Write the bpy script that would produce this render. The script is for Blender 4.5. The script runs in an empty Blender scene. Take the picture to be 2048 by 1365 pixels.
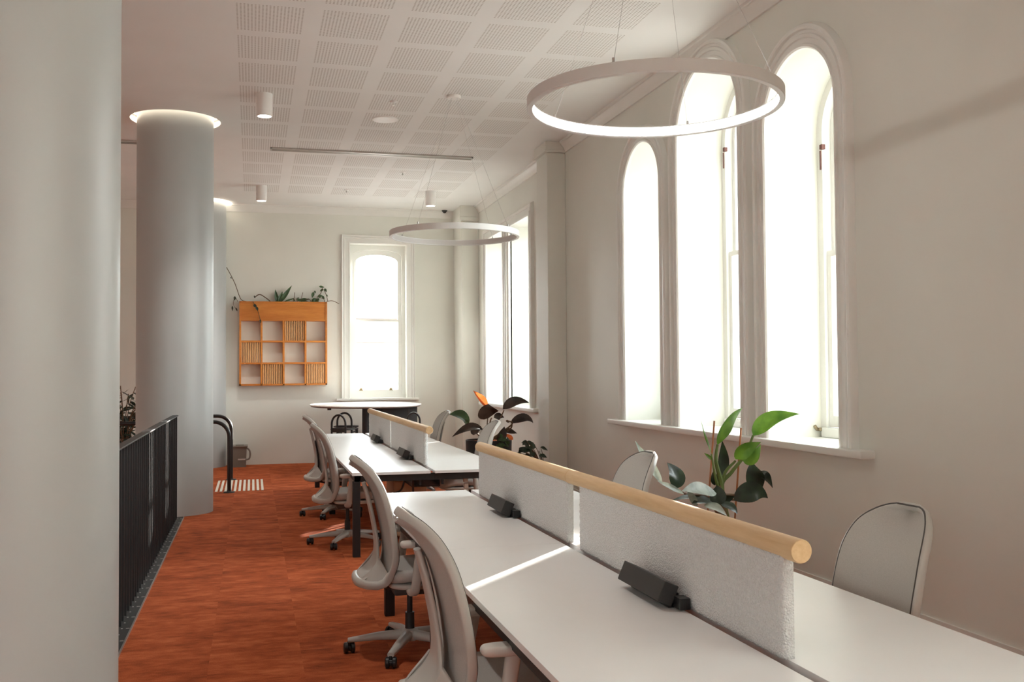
import bpy, bmesh, math, random
from mathutils import Vector, Matrix
from mathutils.geometry import tessellate_polygon
random.seed(7)
PI = math.pi
S = bpy.context.scene
COL = S.collection

# ------------------------------------------------------------------ camera
F, YAW, PITCH, ROLL, EYE = 1991.0, .2552, .0299, -.0069, 1.6
_f = Vector((math.sin(YAW)*math.cos(PITCH), math.cos(YAW)*math.cos(PITCH), math.sin(PITCH)))
_r = Vector((math.cos(YAW), -math.sin(YAW), 0)); _u = _r.cross(_f)
CR = _r*math.cos(ROLL) + _u*math.sin(ROLL)
CU = -_r*math.sin(ROLL) + _u*math.cos(ROLL)
def P(px, py, Y):
    """point of the room at depth Y seen at photo position px, py"""
    d = CR*((px-1024)/F) - CU*((py-682.5)/F) + _f
    return Vector((0, 0, EYE)) + d*(Y/d.y)

# ------------------------------------------------------------------ mesh builder
class MB:
    def __init__(s): s.v, s.f = [], []
    def add(s, vs, fs):
        b = len(s.v); s.v += [tuple(v) for v in vs]; s.f += [tuple(b+i for i in f) for f in fs]
    def box(s, x0, x1, y0, y1, z0, z1, bev=0):
        if bev:
            bm = bmesh.new(); bmesh.ops.create_cube(bm, size=1)
            for v in bm.verts:
                v.co = ((x0+x1)/2+v.co.x*(x1-x0), (y0+y1)/2+v.co.y*(y1-y0), (z0+z1)/2+v.co.z*(z1-z0))
            bmesh.ops.bevel(bm, geom=bm.edges[:], offset=bev, segments=2, affect='EDGES', profile=.5)
            s.bm(bm); return
        s.add([(x, y, z) for z in (z0, z1) for y in (y0, y1) for x in (x0, x1)],
              [(0, 2, 3, 1), (4, 5, 7, 6), (0, 1, 5, 4), (2, 6, 7, 3), (0, 4, 6, 2), (1, 3, 7, 5)])
    def bm(s, bm, M=None):
        bm.verts.index_update()
        s.add([(M @ v.co if M else v.co.copy()) for v in bm.verts], [[v.index for v in f.verts] for f in bm.faces]); bm.free()
    def xform(s, M, start=0):
        for i in range(start, len(s.v)): s.v[i] = tuple(M @ Vector(s.v[i]))
    def lathe(s, prof, n=32, c=(0, 0, 0), closed=False):
        k = len(prof); vs = []
        for i in range(n):
            a = 2*PI*i/n
            for r, z in prof: vs.append((c[0]+r*math.cos(a), c[1]+r*math.sin(a), c[2]+z))
        fs = []
        for i in range(n):
            j = (i+1) % n
            for q in range(k if closed else k-1):
                w = (q+1) % k
                fs.append((i*k+q, j*k+q, j*k+w, i*k+w))
        s.add(vs, fs)
    def cyl(s, a, b, r0, r1=None, n=16):
        s.tube([a, b], [r0, r0 if r1 is None else r1], n)
    def tube(s, pts, rad, n=10, sq=None, side=None, closed=False, cap=True):
        """swept section. rad: scalar or list; sq=(a list of (ra, rb)) elliptical; side: fixed side direction"""
        pts = [Vector(p) for p in pts]; m = len(pts)
        if not isinstance(rad, (list, tuple)): rad = [rad]*m
        vs = []; prevA = None
        for i, p in enumerate(pts):
            if closed: t = pts[(i+1) % m]-pts[i-1]
            else: t = pts[min(i+1, m-1)]-pts[max(i-1, 0)]
            if t.length < 1e-9: t = Vector((0, 0, 1))
            t.normalize()
            if side is not None:
                sd = side(i, p) if callable(side) else Vector(side)
                A = sd-t*sd.dot(t)
            elif prevA is None:
                h = Vector((0, 0, 1)) if abs(t.z) < .9 else Vector((1, 0, 0)); A = h-t*h.dot(t)
            else: A = prevA-t*prevA.dot(t)
            if A.length < 1e-6: A = t.orthogonal()
            A.normalize(); prevA = A; B = t.cross(A)
            ra, rb = (sq[i] if sq else (rad[i], rad[i]))
            for k in range(n):
                a = 2*PI*k/n; c, d = math.cos(a), math.sin(a)
                if sq:
                    e = .7
                    c = math.copysign(abs(c)**e, c); d = math.copysign(abs(d)**e, d)
                vs.append(p+A*(ra*c)+B*(rb*d))
        fs = []
        for i in range(m if closed else m-1):
            j = (i+1) % m
            for k in range(n):
                l = (k+1) % n
                fs.append((i*n+k, i*n+l, j*n+l, j*n+k))
        if cap and not closed:
            fs.append(tuple(range(n))[::-1]); fs.append(tuple((m-1)*n+k for k in range(n)))
        s.add(vs, fs)
    def slab(s, outline, z0, z1, r=.01, seg=3, zf=None):
        """rounded slab over a 2-D outline (counter clockwise)"""
        n = len(outline); o = [Vector((a, b)) for a, b in outline]
        nr = []
        for i in range(n):
            e = (o[(i+1) % n]-o[i-1]); e.normalize(); nr.append(Vector((e.y, -e.x)))
        r = min(r, (z1-z0)/2); rings = []
        for k in range(seg+1):
            a = PI/2*k/seg; rings.append((-r*(1-math.sin(a)), z0+r*(1-math.cos(a))))
        for k in range(seg+1):
            a = PI/2*k/seg; rings.append((-r*(1-math.cos(a)), z1-r*(1-math.sin(a))))
        vs = []
        for off, z in rings:
            for i in range(n):
                q = o[i]+nr[i]*off; vs.append((q.x, q.y, z))
        if zf: vs = [(x, y, zf(x, y, z)) for x, y, z in vs]
        fs = [(a*n+i, a*n+(i+1) % n, (a+1)*n+(i+1) % n, (a+1)*n+i) for a in range(len(rings)-1) for i in range(n)]
        # caps: centre fan rings for smooth bending
        b = len(rings)*n
        cx = sum(p.x for p in o)/n; cy = sum(p.y for p in o)/n
        for base, z, flip in ((0, z0, True), ((len(rings)-1)*n, z1, False)):
            prev = base
            for sc in (.66, .33):
                st = len(vs)
                for i in range(n):
                    x = cx+(o[i].x-cx)*sc; y = cy+(o[i].y-cy)*sc
                    vs.append((x, y, zf(x, y, z) if zf else z))
                for i in range(n):
                    q = (prev+i, prev+(i+1) % n, st+(i+1) % n, st+i)
                    fs.append(q[::-1] if flip else q)
                prev = st
            st = len(vs); vs.append((cx, cy, zf(cx, cy, z) if zf else z))
            for i in range(n):
                q = (prev+i, prev+(i+1) % n, st); fs.append(q[::-1] if flip else q)
        s.add(vs, fs)
    def plate(s, loops, fn, d0, d1):
        """flat plate with holes: loops of 2-D points, fn(a, b, d) -> xyz, between depths d0 and d1"""
        tri = tessellate_polygon([[Vector((a, b, 0)) for a, b in l] for l in loops])
        flat = [p for l in loops for p in l]; n = len(flat)
        vs = [fn(a, b, d0) for a, b in flat]+[fn(a, b, d1) for a, b in flat]
        fs = []
        for t in tri:
            a, b, c = [flat[i] for i in t]
            ccw = (b[0]-a[0])*(c[1]-a[1])-(b[1]-a[1])*(c[0]-a[0]) > 0
            t = t if ccw else t[::-1]
            fs.append(tuple(t)); fs.append(tuple(i+n for i in t[::-1]))
        o = 0
        for l in loops:
            m = len(l)
            for i in range(m):
                j = (i+1) % m; fs.append((o+i, o+j, o+j+n, o+i+n))
            o += m
        s.add(vs, fs)
    def strip(s, path, profile, fn):
        """moulding: path = list of ((a, b), (na, nb)); profile = list of (offset, lift)"""
        k = len(profile); vs = []; fs = []
        for (a, b), (na, nb) in path:
            for o, l in profile: vs.append(fn(a+na*o, b+nb*o, l))
        for i in range(len(path)-1):
            for q in range(k-1):
                fs.append((i*k+q, (i+1)*k+q, (i+1)*k+q+1, i*k+q+1))
        fs.append(tuple(range(k))); fs.append(tuple((len(path)-1)*k+q for q in range(k))[::-1])
        s.add(vs, fs)
    def leaf(s, base, tip, w, mid=None, up=(0, 0, 1), fold=.25, n=10, sharp=1.0):
        base, tip = Vector(base), Vector(tip)
        mid = (base+tip)/2 if mid is None else Vector(mid)
        vs, fs = [], []
        upv = Vector(up)
        for i in range(n+1):
            t = i/n
            p = base*(1-t)**2+mid*2*t*(1-t)+tip*t*t
            d = (mid-base)*2*(1-t)+(tip-mid)*2*t; d.normalize()
            sd = d.cross(upv)
            if sd.length < 1e-4: sd = d.orthogonal()
            sd.normalize(); nm = sd.cross(d)
            ww = w/2*max(0, math.sin(PI*min(1, t**.8)))**.92*(1-.25*t*sharp) if 0 < t < 1 else 0.0008
            for q in (-1, -.5, 0, .5, 1):
                vs.append(p+sd*ww*q+nm*(abs(q)*ww*fold+.06*ww*math.sin(9*t+q*3)))
        for i in range(n):
            for q in range(4): fs.append((i*5+q, i*5+q+1, i*5+q+6, i*5+q+5))
        s.add(vs, fs)

def wloc(o):
    l = Vector((0, 0, 0))
    while o: l += o.location; o = o.parent
    return l
def build(name, mb, mat, parent=None, angle=40, local=False, loc=None):
    me = bpy.data.meshes.new(name)
    off = Vector((0, 0, 0))
    if not local:
        off = wloc(parent) if parent else Vector(loc or (0, 0, 0))
    me.from_pydata([tuple(Vector(v)-off) for v in mb.v], [], mb.f); me.update()
    bm = bmesh.new(); bm.from_mesh(me)
    bmesh.ops.remove_doubles(bm, verts=bm.verts, dist=1e-6)
    bmesh.ops.recalc_face_normals(bm, faces=bm.faces); bm.to_mesh(me); bm.free()
    for p in me.polygons: p.use_smooth = True
    me.set_sharp_from_angle(angle=math.radians(angle))
    me.materials.append(mat)
    o = bpy.data.objects.new(name, me); COL.objects.link(o)
    if angle <= 40:
        wn = o.modifiers.new('even_shading', 'WEIGHTED_NORMAL'); wn.keep_sharp = True
    if parent: o.parent = parent
    elif not local: o.location = off
    return o
def tag(o, label=None, cat=None, group=None, kind=None):
    if label: o['label'] = label
    if cat: o['category'] = cat
    if group: o['group'] = group
    if kind: o['kind'] = kind
    return o
def thing(name, loc, label, cat, group=None, rz=0):
    o = bpy.data.objects.new(name, None); COL.objects.link(o); o.empty_display_size = .1
    o.location = loc; o.rotation_euler = (0, 0, rz)
    return tag(o, label, cat, group)
def dup(root, loc, rz, label, group=None):
    r = root.copy(); COL.objects.link(r); r.location = loc; r.rotation_euler = (0, 0, rz)
    r['label'] = label
    if group: r['group'] = group
    for ch in list(root.children):
        c = ch.copy(); COL.objects.link(c); c.parent = r
        for g in ch.children:
            d = g.copy(); COL.objects.link(d); d.parent = c
    return r
def struct(name, mb, mat, parent=None, label=None, angle=40):
    o = build(name, mb, mat, parent, angle)
    if not parent: o['kind'] = 'structure'
    if label: o['label'] = label
    return o
def bez(pts, n=8):
    """Catmull-Rom through pts"""
    pts = [Vector(p) for p in pts]; out = []
    for i in range(len(pts)-1):
        a = pts[max(i-1, 0)]; b = pts[i]; c = pts[i+1]; d = pts[min(i+2, len(pts)-1)]
        for k in range(n):
            t = k/n
            out.append(.5*((2*b)+(c-a)*t+(2*a-5*b+4*c-d)*t*t+(-a+3*b-3*c+d)*t**3))
    out.append(pts[-1]); return out

# ------------------------------------------------------------------ materials
def lin(c):
    return tuple(((x/255)/12.92 if x/255 <= .04045 else ((x/255+.055)/1.055)**2.4) for x in c)
class NT:
    def __init__(s, name):
        s.m = bpy.data.materials.new(name); s.m.use_nodes = True
        s.t = s.m.node_tree; s.b = s.t.nodes['Principled BSDF']; s.out = s.t.nodes['Material Output']
    def n(s, typ, **kw):
        nd = s.t.nodes.new(typ)
        for k, v in kw.items():
            if k in nd.inputs: nd.inputs[k].default_value = v
            else: setattr(nd, k, v)
        return nd
    def l(s, a, b): s.t.links.new(a, b)
    def math(s, op, a, b=None):
        nd = s.t.nodes.new('ShaderNodeMath'); nd.operation = op
        for i, x in enumerate((a, b)):
            if x is None: continue
            if isinstance(x, (int, float)): nd.inputs[i].default_value = x
            else: s.l(x, nd.inputs[i])
        return nd.outputs[0]
    def ramp(s, fac, stops):
        nd = s.t.nodes.new('ShaderNodeValToRGB'); e = nd.color_ramp.elements
        while len(e) < len(stops): e.new(.5)
        for q, (p, c) in zip(e, stops): q.position = p; q.color = (*c, 1)
        s.l(fac, nd.inputs[0]); return nd.outputs[0]
    def mix(s, fac, a, b, typ='MIX'):
        nd = s.t.nodes.new('ShaderNodeMix'); nd.data_type = 'RGBA'; nd.blend_type = typ
        for i, x in ((0, fac), (6, a), (7, b)):
            if isinstance(x, (int, float)): nd.inputs[i].default_value = x
            elif isinstance(x, tuple): nd.inputs[i].default_value = (*x, 1)
            else: s.l(x, nd.inputs[i])
        return nd.outputs[2]
    def bump(s, h, strength=.3, dist=.01):
        nd = s.n('ShaderNodeBump', Strength=strength, Distance=dist); s.l(h, nd.inputs['Height']); s.l(nd.outputs[0], s.b.inputs['Normal'])
    def obj(s, scale=(1, 1, 1)):
        tc = s.n('ShaderNodeTexCoord'); mp = s.n('ShaderNodeMapping'); mp.inputs['Scale'].default_value = scale
        s.l(tc.outputs['Object'], mp.inputs[0]); return mp.outputs[0]
    def noise(s, vec, scale, detail=3, rough=.5):
        nd = s.n('ShaderNodeTexNoise', Scale=scale, Detail=detail, Roughness=rough); s.l(vec, nd.inputs['Vector']); return nd.outputs[0]
def simple(name, c, rough=.5, metal=0, var=.04, scale=6, bump=0, bscale=80, spec=.5):
    """paint / plastic / metal with a slight procedural mottling"""
    t = NT(name); v = t.obj(); nz = t.noise(v, scale)
    t.l(t.ramp(nz, [(.3, tuple(x*(1-var) for x in c)), (.7, tuple(min(1, x*(1+var)) for x in c))]), t.b.inputs['Base Color'])
    t.b.inputs['Roughness'].default_value = rough; t.b.inputs['Metallic'].default_value = metal
    t.b.inputs['Specular IOR Level'].default_value = spec
    if bump: t.bump(t.noise(v, bscale), bump, .002)
    return t.m
def emit(name, c, st):
    t = NT(name); t.b.inputs['Base Color'].default_value = (*c, 1)
    t.b.inputs['Emission Color'].default_value = (*c, 1); t.b.inputs['Emission Strength'].default_value = st
    return t.m
def leafmat(name, c1, c2, trans=.25, rough=.4):
    t = NT(name); v = t.obj(); nz = t.noise(v, 9)
    col = t.ramp(nz, [(.35, c1), (.65, c2)])
    t.l(col, t.b.inputs['Base Color']); t.b.inputs['Roughness'].default_value = rough
    tr = t.n('ShaderNodeBsdfTranslucent'); t.l(col, tr.inputs[0])
    mx = t.n('ShaderNodeMixShader'); mx.inputs[0].default_value = trans
    t.l(t.b.outputs[0], mx.inputs[1]); t.l(tr.outputs[0], mx.inputs[2]); t.l(mx.outputs[0], t.out.inputs[0])
    return t.m
def glassmat():
    t = NT('window_glass'); tr = t.n('ShaderNodeBsdfTransparent'); gl = t.n('ShaderNodeBsdfGlossy', Roughness=.02)
    fr = t.n('ShaderNodeFresnel', IOR=1.45); mx = t.n('ShaderNodeMixShader')
    t.l(t.math('MULTIPLY', fr.outputs[0], .7), mx.inputs[0]); t.l(tr.outputs[0], mx.inputs[1]); t.l(gl.outputs[0], mx.inputs[2]); t.l(mx.outputs[0], t.out.inputs[0])
    return t.m
def woodmat(name, c1, c2, axis='y', scale=14, rough=.45, knots=False):
    t = NT(name); s = {'x': (.12, 1, 1), 'y': (1, .08, 1), 'z': (1, 1, .12)}[axis]
    v = t.obj(s); n1 = t.noise(v, scale, 4, .6); n2 = t.noise(v, scale*7, 2)
    col = t.ramp(t.math('ADD', t.math('MULTIPLY', n1, .7), t.math('MULTIPLY', n2, .3)), [(.35, c1), (.65, c2)])
    if knots:
        vo = t.n('ShaderNodeTexVoronoi', Scale=2.2); t.l(t.obj((3, 1, 3)), vo.inputs['Vector'])
        k = t.ramp(vo.outputs['Distance'], [(.03, (1, 1, 1)), (.07, (0, 0, 0))])
        col = t.mix(k, col, tuple(x*.45 for x in c1))
    t.l(col, t.b.inputs['Base Color']); t.b.inputs['Roughness'].default_value = rough
    t.bump(n2, .12, .002); return t.m
def carpetmat():
    t = NT('rust_carpet_tiles'); v = t.obj()
    sx = t.n('ShaderNodeSeparateXYZ'); t.l(v, sx.inputs[0])
    def cell(o, off):
        return t.math('FLOOR', t.math('DIVIDE', t.math('ADD', o, off), .5))
    cb = t.n('ShaderNodeCombineXYZ'); t.l(cell(sx.outputs[0], .23), cb.inputs[0]); t.l(cell(sx.outputs[1], .1), cb.inputs[1])
    wn = t.n('ShaderNodeTexWhiteNoise'); t.l(cb.outputs[0], wn.inputs['Vector'])
    # each tile shifts the streaks so that the seams read
    add = t.n('ShaderNodeVectorMath', operation='MULTIPLY_ADD'); t.l(wn.outputs['Color'], add.inputs[0]); add.inputs[1].default_value = (7, 7, 0); t.l(v, add.inputs[2])
    mp = t.n('ShaderNodeMapping'); mp.inputs['Scale'].default_value = (2.0, 3.6, 1); t.l(add.outputs[0], mp.inputs[0])
    n1 = t.noise(mp.outputs[0], 1.7, 3, .55)
    m3 = t.n('ShaderNodeMapping'); m3.inputs['Scale'].default_value = (7, 17, 1); t.l(add.outputs[0], m3.inputs[0]); n3 = t.noise(m3.outputs[0], 1.3, 4, .65)
    n2 = t.noise(t.obj((1, 1, 1)), 150, 3, .7)
    f = t.math('ADD', t.math('ADD', t.math('MULTIPLY', n1, .42), t.math('MULTIPLY', n3, .34)), t.math('ADD', t.math('MULTIPLY', n2, .24), t.math('MULTIPLY', t.math('SUBTRACT', wn.outputs['Value'], .5), .06)))
    col = t.ramp(f, [(.35, lin((116, 56, 33))), (.50, lin((166, 83, 48))), (.65, lin((198, 110, 70)))])
    t.l(col, t.b.inputs['Base Color']); t.b.inputs['Roughness'].default_value = .95; t.b.inputs['Specular IOR Level'].default_value = .1
    t.bump(n2, .5, .004); return t.m
def ceilingmat():
    t = NT('perforated_ceiling'); v = t.obj(); sx = t.n('ShaderNodeSeparateXYZ'); t.l(v, sx.inputs[0])
    X = t.math('SUBTRACT', sx.outputs[0], -.137); Y = t.math('SUBTRACT', sx.outputs[1], 8.115-.785*8)
    u = t.math('MODULO', X, .69); w = t.math('MODULO', Y, .785)
    inn = t.math('MULTIPLY', t.math('LESS_THAN', u, .551), t.math('LESS_THAN', w, .645))
    inn = t.math('MULTIPLY', inn, t.math('MULTIPLY', t.math('GREATER_THAN', X, 0), t.math('LESS_THAN', X, .69*5)))
    inn = t.math('MULTIPLY', inn, t.math('MULTIPLY', t.math('GREATER_THAN', Y, 0), t.math('LESS_THAN', Y, .785*19)))
    du = t.math('SUBTRACT', t.math('MODULO', u, .029), .0145); dw = t.math('SUBTRACT', t.math('MODULO', w, .0293), .0146)
    r2 = t.math('ADD', t.math('MULTIPLY', du, du), t.math('MULTIPLY', dw, dw))
    hole = t.math('MULTIPLY', t.math('LESS_THAN', r2, .0079**2), inn)
    nz = t.noise(v, 1.5)
    base = t.ramp(nz, [(.3, (.79, .795, .775)), (.7, (.82, .825, .805))])
    t.l(t.mix(hole, base, (.46, .43, .39)), t.b.inputs['Base Color']); t.b.inputs['Roughness'].default_value = .7
    return t.m
def bouclemat():
    t = NT('white_boucle_fabric'); v = t.obj(); vo = t.n('ShaderNodeTexVoronoi', Scale=150); t.l(v, vo.inputs['Vector'])
    n2 = t.noise(v, 120, 3, .7)
    h = t.math('ADD', t.math('MULTIPLY', vo.outputs['Distance'], -.8), n2)
    t.l(t.ramp(n2, [(.3, (.75, .755, .745)), (.7, (.87, .875, .87))]), t.b.inputs['Base Color'])
    t.b.inputs['Roughness'].default_value = .95; t.b.inputs['Specular IOR Level'].default_value = .1; t.bump(h, 1.0, .007); return t.m
def brickmat():
    t = NT('pale_brick'); v = t.obj(); mp = t.n('ShaderNodeMapping'); mp.inputs['Rotation'].default_value = (PI/2, 0, 0); t.l(v, mp.inputs[0])
    b = t.n('ShaderNodeTexBrick', Scale=3.0); b.inputs['Color1'].default_value = (.62, .5, .44, 1); b.inputs['Color2'].default_value = (.55, .44, .38, 1); b.inputs['Mortar'].default_value = (.7, .68, .64, 1)
    t.l(mp.outputs[0], b.inputs['Vector']); t.l(b.outputs['Color'], t.b.inputs['Base Color']); t.b.inputs['Roughness'].default_value = .9; return t.m

M = dict(
    wall=simple('warm_white_wall_paint', (.745, .755, .70), .55, var=.025, scale=1.2, bump=.08, bscale=40),
    trim=simple('white_gloss_woodwork', (.80, .805, .77), .35, var=.02, scale=3),
    ceil=ceilingmat(), carpet=carpetmat(),
    column=simple('grey_white_column_paint', (.45, .472, .472), .38, var=.02, scale=2),
    desk=simple('white_laminate', (.82, .835, .84), .32, var=.01),
    deskedge=simple('laminate_edge', (.6, .52, .45), .5),
    black=simple('black_powder_coat', (.012, .012, .013), .42, var=.2),
    blackmetal=simple('black_satin_tube', (.015, .013, .013), .3, var=.2),
    charcoal=simple('charcoal_plastic', (.03, .029, .028), .45, var=.15, bump=.1, bscale=300),
    dowel=woodmat('pale_pine_dowel', lin((206, 170, 124)), lin((228, 198, 154)), 'y', 12, .5, True),
    shelfwood=woodmat('orange_oak', lin((190, 110, 40)), lin((214, 140, 62)), 'x', 10, .4),
    slatwood=woodmat('pale_oak_slats', lin((206, 150, 96)), lin((226, 176, 124)), 'z', 10, .5),
    boucle=bouclemat(),
    chair=simple('warm_grey_plastic', (.49, .475, .445), .36, var=.03),
    chairfab=simple('grey_knit_fabric', (.46, .445, .42), .75, var=.06, scale=220, bump=.25, bscale=500),
    piping=simple('dark_seam', (.06, .055, .05), .6),
    pad=simple('soft_grey_pad', (.58, .55, .51), .5),
    alu=simple('brushed_aluminium', (.55, .53, .5), .35, .9, var=.06),
    white=simple('white_powder_coat', (.84, .83, .81), .4, var=.01),
    ringwhite=simple('white_ring_housing', (.77, .785, .78), .4, var=.01),
    ringon=emit('lit_diffuser', (1, .97, .92), 9.0), ringoff=simple('unlit_diffuser', (.62, .61, .6), .4, var=.01),
    lampon=emit('downlight_glow', (1, .93, .84), 7.0), cove=emit('cove_led', (1, .86, .68), 2.6),
    glass=glassmat(),
    steel=simple('dark_kerb_plate', (.045, .047, .047), .5, .3, var=.1),
    stud=simple('bright_stud', (.6, .6, .58), .35, .6),
    strip=simple('cream_tactile_strip', (.78, .74, .64), .6),
    bin=simple('taupe_plastic', (.20, .175, .15), .5), binlight=simple('pale_sticker', (.62, .58, .53), .5),
    tabletop=simple('pale_table_laminate', (.80, .78, .75), .25), tableedge=simple('dark_table_edge', (.16, .11, .09), .5),
    base=simple('blue_grey_lacquer', (.055, .062, .068), .45, var=.08),
    leafg=leafmat('bright_green_leaf', lin((70, 112, 30)), lin((110, 150, 52)), .35),
    leafd=leafmat('deep_green_leaf', lin((22, 34, 24)), lin((44, 60, 42)), .12, .35),
    leafs=leafmat('silver_green_leaf', lin((120, 132, 118)), lin((170, 178, 166)), .2, .45),
    leafr=leafmat('bronze_rubber_leaf', lin((40, 30, 26)), lin((62, 46, 38)), .12, .35),
    leafm=leafmat('mid_green_leaf', lin((52, 76, 46)), lin((78, 104, 66)), .2),
    leafo=leafmat('orange_new_leaf', lin((214, 96, 40)), lin((236, 130, 70)), .4),
    stem=simple('brown_stem', lin((96, 70, 44)), .6), stemg=simple('green_stem', lin((92, 112, 52)), .5),
    cane=simple('bamboo_cane', lin((168, 104, 62)), .6),
    pot=simple('black_pot', (.02, .02, .02), .5), soil=simple('dark_soil', (.05, .035, .025), .95, var=.5, scale=30, bump=.8, bscale=60),
    clay=simple('clay_pebbles', lin((190, 106, 58)), .9, var=.25, scale=40, bump=.8, bscale=60),
    red=simple('dark_red_strap', lin((92, 50, 40)), .6), brass=simple('aged_brass', (.3, .24, .15), .4, .8),
    tan=simple('tan_laminate', lin((196, 168, 138)), .5), brick=simple('pale_render', (.26, .22, .20), .8, var=.08, scale=.8), stone=simple('pale_stone', (.22, .2, .19), .8),
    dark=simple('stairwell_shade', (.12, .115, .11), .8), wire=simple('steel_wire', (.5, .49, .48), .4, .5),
    paper=simple('white_paper', (.85, .84, .82), .7),
)

# ------------------------------------------------------------------ room shell
XW, YB, ZC = 3.9, 17.93, 4.54
XL, YN = -6.5, -5.0
fx = lambda a, b, d: (d, a, b)          # right wall: a = Y, b = Z
fy = lambda a, b, d: (a, d, b)          # end walls: a = X, b = Z
fz = lambda a, b, d: (a, b, d)
def contour(y0, y1, z0, zs, inset=0, arch=True, n=28, rise=None):
    y0 += inset; y1 -= inset; z0 += inset
    if not arch:
        return [(y0, z0), (y1, z0), (y1, zs-inset), (y0, zs-inset)]
    c = (y0+y1)/2; r = (y1-y0)/2
    pts = [(y0, z0), (y1, z0)]
    for i in range(n+1):
        a = PI*i/n; pts.append((c+r*math.cos(a), zs+(rise if rise is not None else r)*math.sin(a)))
    return pts
def casing_path(y0, y1, z0, zs, arch=True, n=32):
    if not arch:
        q = math.sqrt(1)
        return [((y0, z0), (-1, 0)), ((y0, zs), (-1, 1)), ((y1, zs), (1, 1)), ((y1, z0), (1, 0))]
    c = (y0+y1)/2; r = (y1-y0)/2; p = [((y0, z0), (-1, 0))]
    for i in range(n+1):
        a = PI-PI*i/n; p.append(((c+r*math.cos(a), zs+r*math.sin(a)), (math.cos(a), math.sin(a))))
    p.append(((y1, z0), (1, 0))); return p
SILL = 1.065
ARCH = [(9.07, 10.03, 3.464), (7.425, 8.632, 3.722), (6.018, 6.98, 3.460)]
RECT = [(15.40, 16.59, 3.85), (13.85, 15.01, 3.85)]
OFFR = [(-3.4, -2.2, 3.6), (-1.6, -.4, 3.6), (.2, 1.4, 3.6)]     # unseen windows added behind the camera to brighten the near column
mb = MB()
holes = [contour(a, b, SILL-.02, z) for a, b, z in ARCH]+[contour(a, b, SILL-.02, z, arch=False) for a, b, z in RECT+OFFR]
mb.plate([[(YN, 0), (YB+.4, 0), (YB+.4, ZC+.1), (YN, ZC+.1)]]+holes, fx, XW, 4.5)
mb.box(4.5, 5.3, 10.14, 10.75, 0, 2.3); mb.box(4.5, 5.8, -.1, .6, 0, 3.4); mb.box(4.5, 5.8, -2.0, -1.7, 0, 3.4); mb.box(4.5, 5.8, 1.5, 1.9, 0, 3.4); mb.box(4.5, 5.4, 16.65, 17.4, 0, 2.3); mb.box(4.5, 4.68, 15.07, 15.35, 0, 2.3)          # unseen blocks added outside to cut off sun beams
struct('wall_right', mb, M['wall'])
mb = MB()
bw = (1.69, 2.70, 1.12, 3.897)
mb.plate([[(XL-.3, 0), (XW, 0), (XW, ZC+.1), (XL-.3, ZC+.1)], contour(bw[0], bw[1], bw[2], bw[3], arch=False)], fy, YB, YB+.34)
struct('wall_back', mb, M['wall'])
mb = MB()
nw = [(-5.6, -4.2)]  # unseen window added so that light comes from behind
mb.plate([[(XL-.3, 0), (XW, 0), (XW, ZC+.1), (XL-.3, ZC+.1)]]+[contour(a, b, .9, 3.9, arch=False) for a, b in nw], fy, YN-.3, YN)
struct('wall_front', mb, M['wall'])
mb = MB()
lw = []
mb.plate([[(YN, 0), (YB, 0), (YB, ZC+.1), (YN, ZC+.1)]]+[contour(a, b, 1.0, 3.6, arch=False) for a, b in lw], fx, XL-.3, XL)
struct('wall_left', mb, M['wall'])
COLS = [(-.865, 3.62), (-.865, 12.12), (-.865, 18.0-.15)]
COLR = .425
def circ(c, r, n=48): return [(c[0]+r*math.cos(2*PI*i/n), c[1]+r*math.sin(2*PI*i/n)) for i in range(n)]
mb = MB()
CH = [circ(c, .515) for c in COLS[:2]]
half = [(COLS[2][0]+.515*math.cos(a), COLS[2][1]+.515*math.sin(a)) for a in [PI+.1+(PI-.2)*i/24 for i in range(25)]]
mb.plate([[(XL, YN), (XW, YN), (XW, YB), (XL, YB)]]+CH, fz, ZC, ZC+.1)
struct('ceiling', mb, M['ceil'])
mb = MB()
SW = (-3.6, -.87, 4.0, 11.55)
mb.plate([[(XL, YN), (XW, YN), (XW, YB), (XL, YB)], [(SW[0], SW[2]), (SW[1], SW[2]), (SW[1], SW[3]), (SW[0], SW[3])]], fz, -.25, 0)
struct('floor', mb, M['carpet'])
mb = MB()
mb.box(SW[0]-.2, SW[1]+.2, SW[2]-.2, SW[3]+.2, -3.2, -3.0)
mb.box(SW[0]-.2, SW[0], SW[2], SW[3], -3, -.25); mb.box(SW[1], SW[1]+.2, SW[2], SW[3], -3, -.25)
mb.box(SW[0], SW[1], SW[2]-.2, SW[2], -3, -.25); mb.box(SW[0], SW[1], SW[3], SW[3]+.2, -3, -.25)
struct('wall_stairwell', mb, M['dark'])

# cornices, pilasters, skirting
def run_y(prof, y0, y1):
    m = MB(); k = len(prof)
    m.add([(x, y, z) for y in (y0, y1) for x, z in prof], [(q, q+1, k+q+1, k+q) for q in range(k-1)]+[tuple(range(k)), tuple(range(k, 2*k))[::-1]]); return m
cp = [(XW, 4.405), (XW-.02, 4.405), (XW-.025, 4.42), (XW-.03, 4.44), (XW-.045, 4.47), (XW-.065, 4.495), (XW-.07, 4.51), (XW-.085, 4.515), (XW-.09, 4.54), (XW, 4.54)]
struct('trim_1', run_y(cp, YN, YB), M['trim'])
mb = MB(); k = [(YB-(XW-x)*.7, z) for x, z in cp]
mb.add([(x, y, z) for x in (XL, XW) for y, z in k], [(q, q+1, len(k)+q+1, len(k)+q) for q in range(len(k)-1)])
struct('trim_2', mb, M['trim'])
mb = MB(); mb.box(3.651, XW, 12.16, 12.645, 0, 4.4, .012); mb.box(3.61, XW, 12.115, 12.69, 4.40, 4.43, .008); mb.box(3.625, XW, 12.13, 12.675, 4.43, ZC, .008)
struct('trim_3', mb, M['wall'])
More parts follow.
